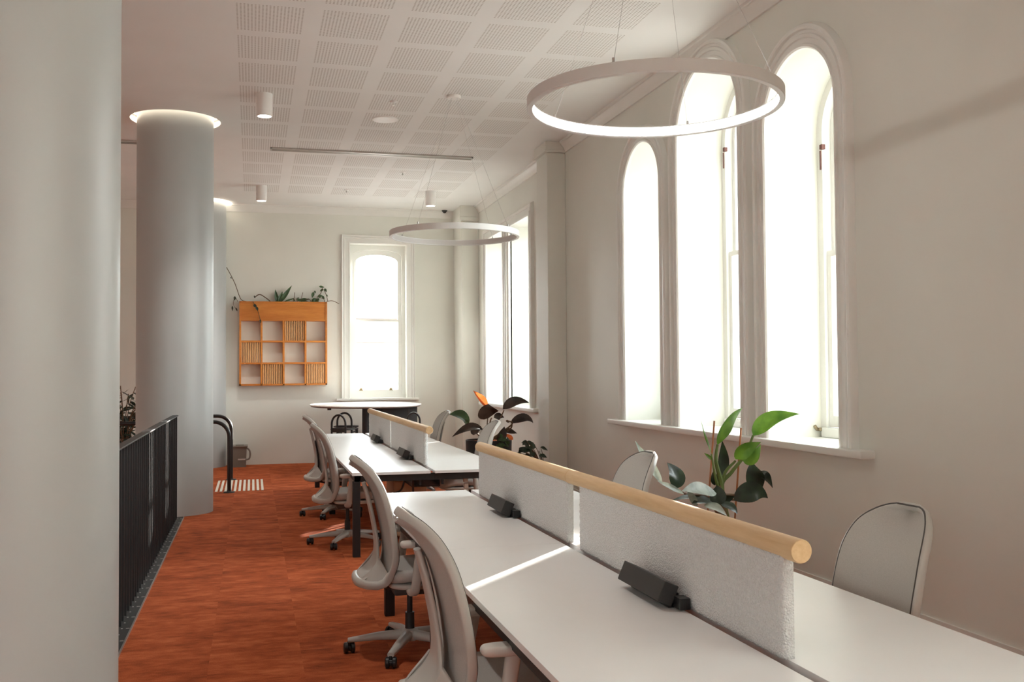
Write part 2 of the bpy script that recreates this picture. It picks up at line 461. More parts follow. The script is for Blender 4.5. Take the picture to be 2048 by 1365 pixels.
mb = MB(); mb.box(3.585, XW, 17.25, YB, 0, 4.27, .012); mb.box(3.545, XW, 17.205, YB, 4.27, 4.34, .01); mb.box(3.56, XW, 17.22, YB, 4.34, ZC, .008)
struct('trim_4', mb, M['wall'])
mb = MB(); mb.box(XW-.015, XW, YN, YB, 0, .12); struct('baseboard_right', mb, M['trim'])

# ------------------------------------------------------------------ windows
CAS = [(0, 0), (0, .03), (.012, .042), (.03, .042), (.036, .026), (.07, .026), (.076, .038), (.1, .04), (.108, .028), (.128, .028), (.134, .05), (.15, .056), (.168, .05), (.178, .034), (.185, .0)]
liftR = lambda a, b, l: (XW-l, a, b)
def lift_hook(p, s=1):
    m = MB(); m.box(p[0]-.03, p[0]+.03, p[1]-.035, p[1]+.035, p[2]-.012, p[2]+.012, .006); m.cyl((p[0]-.03, p[1], p[2]), (p[0]-.05, p[1], p[2]+.03), .012); return m
for i, (a, b, zs) in enumerate(ARCH+RECT):
    arch = i < 3; w = bpy.data.objects.new('window_%d' % (i+1), None); COL.objects.link(w); w.location = (XW, (a+b)/2, SILL)
    tag(w, ['tall arched window, narrow one farthest from the camera of the arched three', 'tallest arched window in the middle of the arched three',
            'tall arched window nearest the camera with the sash frame showing', 'rectangular window of the pair nearest the far corner', 'rectangular window of the pair beside the pilaster'][i], kind='structure')
    m = MB()
    if arch: m.strip(casing_path(a, b, SILL, zs), CAS, liftR); build('casing', m, M['trim'], w, 35)
    ztop = (zs+(b-a)/2) if arch else zs
    m = MB(); c0 = contour(a+.001, b-.001, SILL, zs-.001 if not arch else zs, 0, arch); c1 = contour(a, b, SILL, zs, .075, arch)
    m.plate([c0, c1], fx, 4.33, 4.45); build('frame', m, M['trim'], w)
    m = MB(); zm = SILL+(ztop-SILL)*.49
    up = [(p[0], max(p[1], zm)) for p in contour(a, b, SILL, zs, .08, arch)]; ui = [(p[0], max(p[1], zm+.045)) for p in contour(a, b, SILL, zs, .135, arch)]
    m.plate([up, ui], fx, 4.40, 4.435)
    m.plate([contour(a, b, SILL, zm+.05, .08, False)[:2]+[(b-.08, zm+.045), (a+.08, zm+.045)], [(a+.135, SILL+.17), (b-.135, SILL+.17), (b-.135, zm), (a+.135, zm)]], fx, 4.355, 4.395)
    m.box(4.30, 4.36, a+.04, b-.04, SILL, SILL+.075, .01)
    sash = build('sash', m, M['trim'], w)
    m = MB(); m.plate([ui], fx, 4.415, 4.419); m.plate([[(a+.13, SILL+.165), (b-.13, SILL+.165), (b-.13, zm+.002), (a+.13, zm+.002)]], fx, 4.372, 4.376); build('pane', m, M['glass'], sash)
    if i in (0, 2, 4):
        m = lift_hook((4.31, b-.09 if i != 2 else b-.02, SILL+.06)); build('sash_lift', m, M['brass'], w)
    if i in (1, 2):
        m = MB(); z0 = 3.70 if i == 1 else 3.36; y0 = b-.075
        m.box(4.31, 4.345, y0-.025, y0+.01, z0-.04, z0, .004); m.box(4.306, 4.314, y0-.015, y0, z0-.2, z0-.05); build('sash_strap', m, M['red'], w)
# casing of the rectangular pair
m = MB()
yo0, yo1, zt = 13.62, 16.82, 3.86
P4 = [(0, 0), (0, .03), (.02, .04), (.06, .04), (.066, .028), (.11, .028), (.116, .045), (.15, .05), (.165, .04), (.18, 0)]
m.strip(casing_path(13.85, 16.59, SILL, 3.85, False), P4, liftR)
m.box(XW-.035, XW+.02, 15.01, 15.40, SILL, 3.85); m.box(XW-.055, XW-.03, 15.06, 15.12, SILL, 3.85); m.box(XW-.055, XW-.03, 15.18, 15.23, SILL, 3.85); m.box(XW-.055, XW-.03, 15.29, 15.35, SILL, 3.85)
struct('trim_5', m, M['trim'], angle=35)
m = MB(); m.box(XW-.11, 4.34, 5.66, 10.40, SILL-.055, SILL, .012); struct('trim_6', m, M['trim'])
m = MB(); m.box(XW-.09, 4.34, 13.45, 16.95, SILL-.055, SILL, .012); struct('trim_7', m, M['trim'])
# back window
w = bpy.data.objects.new('window_6', None); COL.objects.link(w); w.location = (2.2, YB, 1.1)
tag(w, 'single sash window with segmental head in the far wall', kind='structure')
liftB = lambda a, b, l: (a, YB-l, b)
m = MB(); m.strip(casing_path(bw[0], bw[1], 1.13, bw[3], False), [(0, 0), (0, .03), (.015, .04), (.03, .03), (.09, .03), (.096, .045), (.11, .045), (.115, .035), (.13, .035), (.136, .055), (.15, .06), (.16, 0)], liftB); build('casing', m, M['trim'], w, 35)
m = MB(); x0, x1 = bw[0], bw[1]
segh = [(x0+.06, 1.13), (x1-.06, 1.13), (x1-.06, 3.70)]+[((x0+x1)/2+(x1-x0-.12)/2*math.cos(PI*i/20), 3.70+.12*math.sin(PI*i/20)) for i in range(1, 20)]+[(x0+.06, 3.70)]
m.plate([[(x0, 1.12), (x1, 1.12), (x1, bw[3]), (x0, bw[3])], segh], fy, YB+.16, YB+.26); build('frame', m, M['trim'], w)
segi = [(x0+.125, 2.55), (x1-.125, 2.55), (x1-.125, 3.60)]+[((x0+x1)/2+(x1-x0-.25)/2*math.cos(PI*i/20), 3.60+.13*math.sin(PI*i/20)) for i in range(1, 20)]+[(x0+.125, 3.60)]
sego = [(p[0], max(p[1], 2.51)) for p in segh]
m = MB(); m.plate([sego, segi], fy, YB+.215, YB+.25); m.plate([[(x0+.06, 1.13), (x1-.06, 1.13), (x1-.06, 2.55), (x0+.06, 2.55)], [(x0+.125, 1.27), (x1-.125, 1.27), (x1-.125, 2.51), (x0+.125, 2.51)]], fy, YB+.175, YB+.21); build('sash', m, M['trim'], w)
m = MB(); m.plate([segi], fy, YB+.232, YB+.236); m.plate([[(x0+.12, 1.265), (x1-.12, 1.265), (x1-.12, 2.515), (x0+.12, 2.515)]], fy, YB+.192, YB+.196); build('pane', m, M['glass'], w)
for x in (1.90, 2.44):
    m = MB(); m.box(x-.035, x+.035, YB+.14, YB+.176, 1.26, 1.275, .004); m.lathe([(0, 0), (.04, 0), (.034, .02), (.018, .034), (0, .038)], 14, (x, YB+.165, 1.272)); build('sash_lift', m, M['brass'], w)
m = MB(); m.box(1.44, 2.92, YB-.07, YB+.17, 1.085, 1.13, .01); build('window_sill', m, M['trim'], w)
# unseen windows added for more daylight, behind the camera and across the stairwell
k = 7
for a, b in nw:
    m = MB(); m.plate([contour(a, b, .9, 3.9, 0, False), contour(a, b, .9, 3.9, .08, False)], fy, YN-.2, YN-.1); m.box((a+b)/2-.03, (a+b)/2+.03, YN-.18, YN-.12, .98, 3.82); struct('window_%d' % k, m, M['trim']); k += 1
for a, b in lw:
    m = MB(); m.plate([contour(a, b, 1.0, 3.6, 0, False), contour(a, b, 1.0, 3.6, .08, False)], fx, XL-.2, XL-.1); struct('window_%d' % k, m, M['trim']); k += 1
for a, b, z in OFFR:
    m = MB(); m.plate([contour(a, b, SILL-.02, z, 0, False), contour(a, b, SILL-.02, z, .08, False)], fx, 4.33, 4.45); m.box(4.36, 4.42, a+.08, b-.08, 2.3, 2.36); struct('window_%d' % k, m, M['trim']); k += 1

# ------------------------------------------------------------------ columns with cove light
clab = ['tall round grey column nearest the camera at the left edge', 'round grey column behind the black railing end with glowing cove', 'round grey column standing farthest back, partly hidden by the middle column']
for i, (x, y) in enumerate(COLS):
    t = thing('round_column', (x, y, 0), clab[i], 'column', 'round columns along the stairwell')
    m = MB()
    if i < 2: m.lathe([(0, 0), (COLR, 0), (COLR, ZC+.28), (0, ZC+.28)], 96, (x, y, 0))
    else: m.lathe([(0, 0), (COLR, 0), (COLR, ZC), (0, ZC)], 96, (x, y, 0))
    build('shaft', m, M['column'], t, 30)
    if i < 2:
        m = MB(); m.lathe([(.50, ZC+.0), (.515, ZC+.0), (.60, ZC+.28), (.43, ZC+.28), (.43, ZC+.27), (.585, ZC+.27)], 72, (x, y, 0)); build('cove', m, M['white'], t)
        m = MB(); m.lathe([(.50, ZC+.02), (.512, ZC+.02), (.540, ZC+.12), (.528, ZC+.12)], 72, (x, y, 0), True); build('light_strip', m, M['cove'], t)
    else:
        m = MB(); m.lathe([(COLR, ZC-.035), (.50, ZC-.035), (.515, ZC-.02), (.515, ZC-.001), (COLR, ZC-.001)], 72, (x, y, 0)); build('light_strip', m, M['cove'], t)

# ------------------------------------------------------------------ railing, kerb, bent rails, tactile strips, bin
t = thing('stair_railing', (-.80, 7.8, 0), 'black metal railing of close upright bars along the stairwell edge', 'railing')
y0, y1 = 4.1, 11.5
m = MB(); m.box(-.850, -.785, y0, y1+.03, 1.126, 1.138, .003); build('handrail', m, M['black'], t)
n = 52
for i in range(n):
    y = y0+(y1-y0)*i/(n-1); m = MB(); m.box(-.838, -.796, y-.007, y+.007, .011, 1.127); build('bar', m, M['black'], t)
m = MB(); m.box(-.88, -.735, y0-.3, 11.62, -.02, .012, .003); kerb = build('base_plate', m, M['steel'], t)
m = MB(); m.box(-.735, -.727, y0-.3, 11.62, -.02, .014); build('edge_strip', m, M['alu'], t)
m = MB()
for i in range(50):
    y = y0+i*.15
    if i % 2: m.box(-.760, -.738, y-.005, y+.005, .011, .0145, .001)
    m.cyl((-.784, y, .011), (-.784, y, .015), .006, .005, 8)
o = build('stud', m, M['stud'], kerb); o['kind'] = 'stuff'
for i, (x, y, zt) in enumerate(((-.30, 13.87, .945), (-.305, 15.50, .955))):
    t = thing('bent_handrail', (x, y, 0), ['nearer black bent tube handrail planted at the striped strip', 'farther black bent tube handrail just behind the nearer one'][i], 'handrail', 'bent tube handrails')
    pts = [(x, y, 0), (x, y, zt-.2)]+[(x-.2+.2*math.cos(a), y, zt-.2+.2*math.sin(a)) for a in [PI/2*j/8 for j in range(1, 9)]]+[(x-1.6, y, zt)]
    m = MB(); m.tube(pts, .026, 14, side=(0, 1, 0)); build('tube', m, M['blackmetal'], t)
    m = MB(); m.lathe([(0, 0), (.075, 0), (.072, .012), (.03, .016), (.028, .03)], 24, (x, y, 0)); build('flange', m, M['steel'], t)
t = thing('tactile_strips', (-.17, 14.7, 0), 'row of cream tactile strips on the carpet by the bent handrails', 'floor marking')
for i in range(11):
    x = -.47+i*.0605; m = MB(); m.box(x-.016, x+.016, 13.98, 15.40, 0, .006, .002); build('strip', m, M['strip'], t)
bx, by = -.225, 17.62
t = thing('waste_bin', (bx, by, 0), 'small taupe plastic bin with a side handle against the far wall', 'bin')
m = MB(); ol = lambda w, d: [(bx+w*sx*(1-.0)-0+(0), by+d*sy) for sx, sy in ((-1, -1), (1, -1), (1, 1), (-1, 1))]
def frust(m, x, y, z0, z1, w0, d0, w1, d1):
    m.add([(x+sx*w0, y+sy*d0, z0) for sx, sy in ((-1, -1), (1, -1), (1, 1), (-1, 1))]+[(x+sx*w1, y+sy*d1, z1) for sx, sy in ((-1, -1), (1, -1), (1, 1), (-1, 1))], [(3, 2, 1, 0), (4, 5, 6, 7), (0, 1, 5, 4), (1, 2, 6, 5), (2, 3, 7, 6), (3, 0, 4, 7)])
frust(m, bx, by, 0, .35, .12, .12, .135, .14); build('body', m, M['bin'], t)
m = MB(); m.box(bx-.15, bx+.15, by-.155, by+.155, .335, .365, .01); m.box(bx-.05, bx+.09, by-.1, by+.1, .365, .375, .004); build('lid', m, M['bin'], t)
m = MB(); m.tube(bez([(bx+.13, by-.12, .33), (bx+.18, by-.13, .28), (bx+.19, by-.13, .2), (bx+.17, by-.13, .14), (bx+.11, by-.135, .125)]), .014, 10); build('handle', m, M['bin'], t)
m = MB(); m.box(bx-.01, bx+.12, by-.139, by-.13, .12, .145); build('label_strip', m, M['binlight'], t)

# ------------------------------------------------------------------ wall planter shelf
t = thing('wall_shelf', (.53, YB, 1.37), 'orange oak wall shelf of square cells with a planter box on top', 'shelf')
sx0, sx1, sz0, sz1, sy = -.22, 1.275, 1.372, 2.829, 17.78
zr = [1.372, 1.758, 2.139, 2.512]; xr = [sx0+(sx1-sx0)*i/4 for i in range(5)]
m = MB(); T = .032
m.box(sx0, sx1, sy, YB-.001, sz0, sz0+T, .002)
for z in zr[1:]: m.box(sx0, sx1, sy+.001, YB-.001, z-T/2, z+T/2, .002)
for i, x in enumerate(xr):
    xx = x+T/2 if i == 0 else (x-T/2 if i == 4 else x); m.box(xx-T/2, xx+T/2, sy, YB-.001, sz0, sz1 if i in (0, 4) else zr[3], .002)
build('frame', m, M['shelfwood'], t)
m = MB(); m.box(sx0+T, sx1-T, sy+.012, sy+.03, zr[3]+T/2, sz1-.012, .002); m.box(sx0+T, sx1-T, YB-.02, YB-.002, zr[3]+T/2, sz1, .002); m.box(sx0, sx1, sy, sy+.012, sz1-.02, sz1+.006, .002); build('planter_box', m, M['shelfwood'], t)
m = MB(); m.box(sx0+T, sx1-T, sy+.03, YB-.02, sz1-.07, sz1-.03); build('soil', m, M['soil'], t)
for c, r in ((2, 2), (0, 1), (1, 0), (3, 0)):
    m = MB(); xa, xb = xr[c]+.02, xr[c+1]-.02; za, zb = zr[r]+T/2, (zr+[0])[r+1]-T/2
    for q in range(11):
        x = xa+(xb-xa)*(q+.5)/11; m.box(x-.010, x+.010, sy+.02, sy+.05, za, zb)
    build('slat_panel', m, M['slatwood'], t)
YS = 17.86
def pp(px, py, Y=YS): return P(440+px/5.054, 530+py/5.054, Y)
t = thing('trailing_vine', tuple(pp(300, 372)), 'bare vine with a long twig at the left end of the shelf planter', 'plant', 'plants in the shelf planter')
m = MB()
m.tube(bez([pp(65, 25), pp(110, 105), pp(155, 200), pp(210, 345), pp(270, 372), pp(290, 395)]), .006, 6)
m.tube(bez([pp(350, 330), pp(400, 300), pp(460, 332), pp(510, 372), pp(515, 395)]), .008, 6)
m.tube(bez([pp(330, 395), pp(335, 375, 17.77), pp(350, 405, 17.765), pp(380, 460, 17.76), pp(400, 530, 17.76), pp(412, 580, 17.76)]), .006, 6)
m.tube(bez([pp(180, 372), pp(150, 330), pp(135, 400, 17.7), pp(165, 450)]), .004, 6); build('stem', m, M['stem'], t)
m = MB()
for a, b, w, y in (((150, 318), (148, 362), .045, YS), ((125, 415), (125, 470), .03, YS), ((160, 435), (175, 470), .03, YS), ((340, 400), (372, 435), .06, 17.75), ((365, 425), (385, 465), .055, 17.75), ((405, 550), (412, 592), .035, 17.75), ((345, 310), (350, 340), .02, YS), ((105, 125), (118, 140), .02, YS)):
    m.leaf(pp(*a, y), pp(*b, y), w, up=(0, -1, .2), n=6)
build('leaves', m, M['leafd'], t)
t = thing('bromeliad', tuple(pp(590, 372)), 'small plant with pointed upright blade leaves in the middle of the shelf planter', 'plant', 'plants in the shelf planter')
m = MB()
for a, b, w in (((575, 385), (558, 248), .075), ((600, 385), (727, 208), .085), ((590, 385), (632, 268), .08), ((565, 385), (590, 310), .06), ((650, 372), (760, 335), .03)):
    m.leaf(pp(*a), pp(*b), w, up=(.2, -1, .1), fold=.35, sharp=1)
build('leaves', m, M['leafm'], t)
m = MB(); m.lathe([(0, -.02), (.05, -.02), (.055, .01), (.03, .03), (0, .03)], 12, tuple(pp(590, 392))); build('crown', m, M['leafd'], t)
t = thing('pothos', tuple(pp(960, 372)), 'leafy green pothos with a long tendril at the right end of the shelf planter', 'plant', 'plants in the shelf planter')
m = MB()
for pts in ([(960, 395), (985, 330), (1020, 285), (1040, 225)], [(1090, 372), (1075, 310), (1050, 250)], [(1080, 385), (1085, 370), (1140, 365), (1205, 395)], [(740, 395), (750, 330), (755, 280)], [(820, 395), (825, 330), (838, 280)], [(930, 395), (900, 345), (850, 360)], [(790, 395), (775, 345), (800, 330)], [(1060, 395), (1048, 345), (1000, 335)]):
    m.tube(bez([pp(*q) for q in pts]), .005, 6)
build('stem', m, M['stem'], t)
m = MB()
for a, b, w in (((945, 275), (930, 335), .06), ((955, 262), (965, 290), .035), ((1000, 218), (1055, 228), .045), ((1055, 240), (1078, 275), .05), ((1045, 245), (1010, 268), .045), ((985, 322), (1040, 312), .06), ((1030, 315), (1058, 345), .045), ((925, 372), (990, 345), .09), ((960, 340), (985, 420), .1), ((1000, 340), (975, 372), .05), ((770, 352), (890, 368), .06), ((820, 345), (905, 352), .04), ((740, 345), (760, 372), .035), ((780, 335), (800, 350), .03), ((1075, 300), (1090, 325), .025)):
    m.leaf(pp(*a), pp(*b), w, up=(.1, -1, .25), n=7)
build('leaves', m, M['leafm'], t)

# ------------------------------------------------------------------ round counter table and bar stools
tcx, tcy, tz = 1.80, 16.45, 1.072
t = thing('counter_table', (tcx, tcy, 0), 'high oval table with a pale top on a dark base under the far window', 'table')
def oval(cx, cy, a, b, n=64, e=1.0): return [(cx+a*math.copysign(abs(math.cos(2*PI*i/n))**e, math.cos(2*PI*i/n)), cy+b*math.copysign(abs(math.sin(2*PI*i/n))**e, math.sin(2*PI*i/n))) for i in range(n)]
m = MB(); m.slab(oval(tcx, tcy, .90, 1.25), tz-.02, tz, .006); build('tabletop', m, M['tabletop'], t)
m = MB(); m.slab(oval(tcx, tcy, .885, 1.235), tz-.036, tz-.0195, .008); build('edge_band', m, M['tableedge'], t)
m = MB(); m.cyl((1.79, 16.2, 0), (1.79, 16.2, tz-.045), .075, None, 24); build('pillar', m, M['base'], t)
m = MB(); m.box(2.03, 2.60, 16.1, 16.9, .02, tz-.045, .006); m.box(2.457, 2.461, 16.095, 16.2, .05, tz-.08); m.box(1.86, 2.04, 16.18, 16.3, .25, tz-.045, .004); build('cabinet', m, M['base'], t)
m = MB(); m.box(1.15, 1.21, 16.0, 16.05, tz-.075, tz-.048, .005); build('cable_clip', m, M['black'], t)
def stool(loc, rz, label):
    x, y = 0, 0
    t = thing('bar_stool', (0, 0, 0), label, 'stool', 'black tube stools at the high table')
    m = MB(); m.slab(oval(0, 0, .2, .19, 32, .7), .765, .785, .008); build('seat', m, M['blackmetal'], t, local=True)
    m = MB(); h = 1.0
    arch = [(-.2, -.11, .0), (-.2, -.11, .86)]+[(-.2, -.11*math.cos(a), .86+.14*math.sin(a)) for a in [PI*j/14 for j in range(1, 14)]]+[(-.2, .11, .86), (-.2, .11, 0)]
    m.tube(arch, .0155, 12, side=(1, 0, 0)); build('back_hoop', m, M['blackmetal'], t, local=True)
    for sy_ in (-1, 1):
        m = MB(); m.tube([(.17, .13*sy_, .77), (.19, .16*sy_, 0)], .013, 10); build('leg', m, M['blackmetal'], t, local=True)
    for a, b in (((-.2, -.11, .69), (.178, -.142, .69)), ((-.2, .11, .69), (.178, .142, .69)), ((-.2, -.11, .3), (-.2, .11, .3)), ((.187, -.15, .3), (.187, .15, .3))):
        m = MB(); m.tube([a, b], .012, 8); build('rail', m, M['blackmetal'], t, local=True)
    m = MB(); m.box(-.21, -.19, -.1, .1, .735, .80, .004); build('back_plate', m, M['blackmetal'], t, local=True)
    t.location = loc; t.rotation_euler = (0, 0, rz); return t
s0 = stool((1.33, 15.05, 0), 1.05, 'black arched-back stool under the left of the high table, nearer of two')
s0.scale = (1, 1, .965)
dup(s0, (1.42, 15.75, 0), 1.35, 'black arched-back stool under the left of the high table, farther of two')
dup(s0, (2.34, 15.45, 0), 1.9, 'black arched-back stool at the right of the high table behind the wooden rail')

# ------------------------------------------------------------------ bench desks
def bench(y0, y1, seams, legs, label):
    t = thing('bench_desk', (1.54, (y0+y1)/2, 0), label, 'desk', 'white bench desks')
    ys = [y0]+seams+[y1]
    for i in range(len(ys)-1):
        for a, b in ((.83, 1.512), (1.552, 2.25)):
            m = MB(); m.box(a, b, ys[i]+(.0015 if i else 0), ys[i+1]-.0015, .705, .73, .002); build('desktop', m, M['desk'], t)
    m = MB()
    for x in (.88, 2.20): m.box(x-.025, x+.025, y0+.04, y1-.04, .65, .704)
    for y in legs: m.box(.85, 2.23, y-.03, y+.03, .645, .704)
    build('frame', m, M['black'], t)
    for y in legs:
        for x in (.872, 2.208): m = MB(); m.box(x-.032, x+.032, y-.032, y+.032, 0, .65, .004); build('leg', m, M['black'], t)
    m = MB(); m.box(1.40, 1.66, y0+.35, y1-.35, .55, .56); m.box(1.40, 1.405, y0+.35, y1-.35, .55, .61); m.box(1.655, 1.66, y0+.35, y1-.35, .55, .61)
    for y in legs: m.box(1.42, 1.44, y-.01, y+.01, .6, .66); m.box(1.62, 1.64, y-.01, y+.01, .6, .66)
    build('cable_tray', m, M['black'], t)
    return t
bench(2.05, 7.17, [4.82], [2.6, 4.82, 6.58], 'white bench desk nearest the camera with two pairs of tops')
bench(8.65, 14.25, [11.42], [8.72, 11.42, 14.1], 'white bench desk farther back towards the far window')
def screen(y0, y1, d0, d1, label):
    t = thing('desk_screen', (1.555, (y0+y1)/2, .73), label, 'desk divider', 'fabric screens with wooden rails')
    m = MB(); st = .007 if y0 < 4 else .012; nu = int((y1-y0)/st); nv = int(.315/st)
    from mathutils import noise as NZ
    def fz_(x, y, z): return NZ.noise((x*90, y*90, z*90))*.0022+NZ.noise((x*230, y*230, z*230))*.0016
    for xs, sg in ((1.533, -1), (1.577, 1)):
        vs = []; fs = []
        for i in range(nu+1):
            for j in range(nv+1):
                y = y0+(y1-y0)*i/nu; z = .7305+.315*j/nv; e = fz_(xs, y, z); ed = (i in (0, nu)) or (j in (0, nv))
                vs.append((xs+sg*((-.004 if ed else 0)+e), y+(e*1.5 if 0 < i < nu else (e-.0) * 1.2), z))
        for i in range(nu):
            for j in range(nv): a = i*(nv+1)+j; fs.append((a, a+1, a+nv+2, a+nv+1))
        m.add(vs, fs)
    o_ = (nu+1)*(nv+1); fs = []
    for j in range(nv):
        for a in (j, nu*(nv+1)+j): fs.append((a, a+1, o_+a+1, o_+a))
    for i in range(nu):
        for a in (i*(nv+1), i*(nv+1)+nv): fs.append((a, a+nv+1, o_+a+nv+1, o_+a))
    m.f += fs
    build('panel', m, M['boucle'], t, 80)
    m = MB(); n = 28
    m.tube([(1.560, d0, 1.063), (1.560, d0+.004, 1.063), (1.560, d1-.004, 1.063), (1.560, d1, 1.063)], [.033, .036, .036, .033], n); build('dowel', m, M['dowel'], t)
    return t
screen(2.70, 4.61, 2.63, 4.80, 'white fabric screen with wooden rail nearest the camera')
screen(4.82, 6.83, 4.806, 6.90, 'white fabric screen with wooden rail on the far half of the near desk')
screen(9.15, 11.38, 8.98, 11.42, 'white fabric screen with wooden rail on the near half of the far desk')
screen(11.47, 13.6, 11.425, 13.72, 'white fabric screen with wooden rail farthest back')
def powerbox(y0, y1, label):
    yc = (y0+y1)/2; L = (y1-y0)
    t = thing('power_box', (1.49, yc, .73), label, 'power socket box', 'dark power boxes on the desks')
    m = MB(); m.box(-.03, .03, -L/2, L/2, -.039, .039, .004)
    m.xform(Matrix.Translation((1.462, yc, .786)) @ Matrix.Rotation(math.radians(24), 4, 'Y')); build('socket_housing', m, M['charcoal'], t)
    m = MB(); m.box(1.475, 1.526, y0+.05, y0+.13, .735, .775, .004); m.box(1.475, 1.526, y1-.13, y1-.05, .735, .775, .004); m.box(1.47, 1.526, y0+.02, y1-.02, .7305, .74); build('bracket', m, M['black'], t)
    m = MB(); m.box(1.484, 1.526, y0-.05, y0+.01, .735, .777, .003); build('plug', m, M['black'], t)
powerbox(3.38, 3.79, 'long dark power box by the screen nearest the camera')
powerbox(5.73, 6.09, 'dark power box at the far screen of the near desk')
powerbox(9.75, 10.15, 'dark power box at the near screen of the far desk')
powerbox(12.1, 12.45, 'dark power box farthest back on the far desk')
def cable(pts, r, label, mat, name='power_cable'):
    m = MB(); p = bez(pts); m.tube(p, r, 8); o = build(name, m, mat, None, loc=tuple(p[0])); tag(o, label, 'cable', 'cables hanging below the far desk'); return o
cable([(1.03, 8.72, .60), (1.08, 8.75, .55), (1.18, 8.8, .525), (1.27, 8.8, .55), (1.30, 8.78, .64)], .009, 'black cable hanging in a loop below the far desk', M['black'])
cable([(1.38, 8.8, .645), (1.39, 8.85, .52), (1.42, 8.85, .30), (1.45, 8.87, .02)], .010, 'black cable dropping to the floor below the far desk', M['black'])
t = thing('cable_spine', (1.86, 8.8, 0), 'pale jointed cable spine hanging below the far desk edge', 'cable', 'cables hanging below the far desk')
m = MB()
for i in range(12):
    z = .645-.054*i; m.box(1.835+.003*i, 1.875+.003*i, 8.78, 8.82, z-.045, z, .008)
build('link_chain', m, M['binlight'], t)
t = thing('drawer_pedestal', (1.45, 9.75, 0), 'tan pedestal under the far desk', 'cabinet')
m = MB(); m.box(1.30, 1.62, 9.5, 10.0, .03, .56, .006); build('body', m, M['tan'], t)
m = MB(); m.box(1.31, 1.61, 9.49, 9.5, .32, .55, .002); m.box(1.31, 1.61, 9.49, 9.5, .04, .31, .002); build('drawer', m, M['tan'], t)

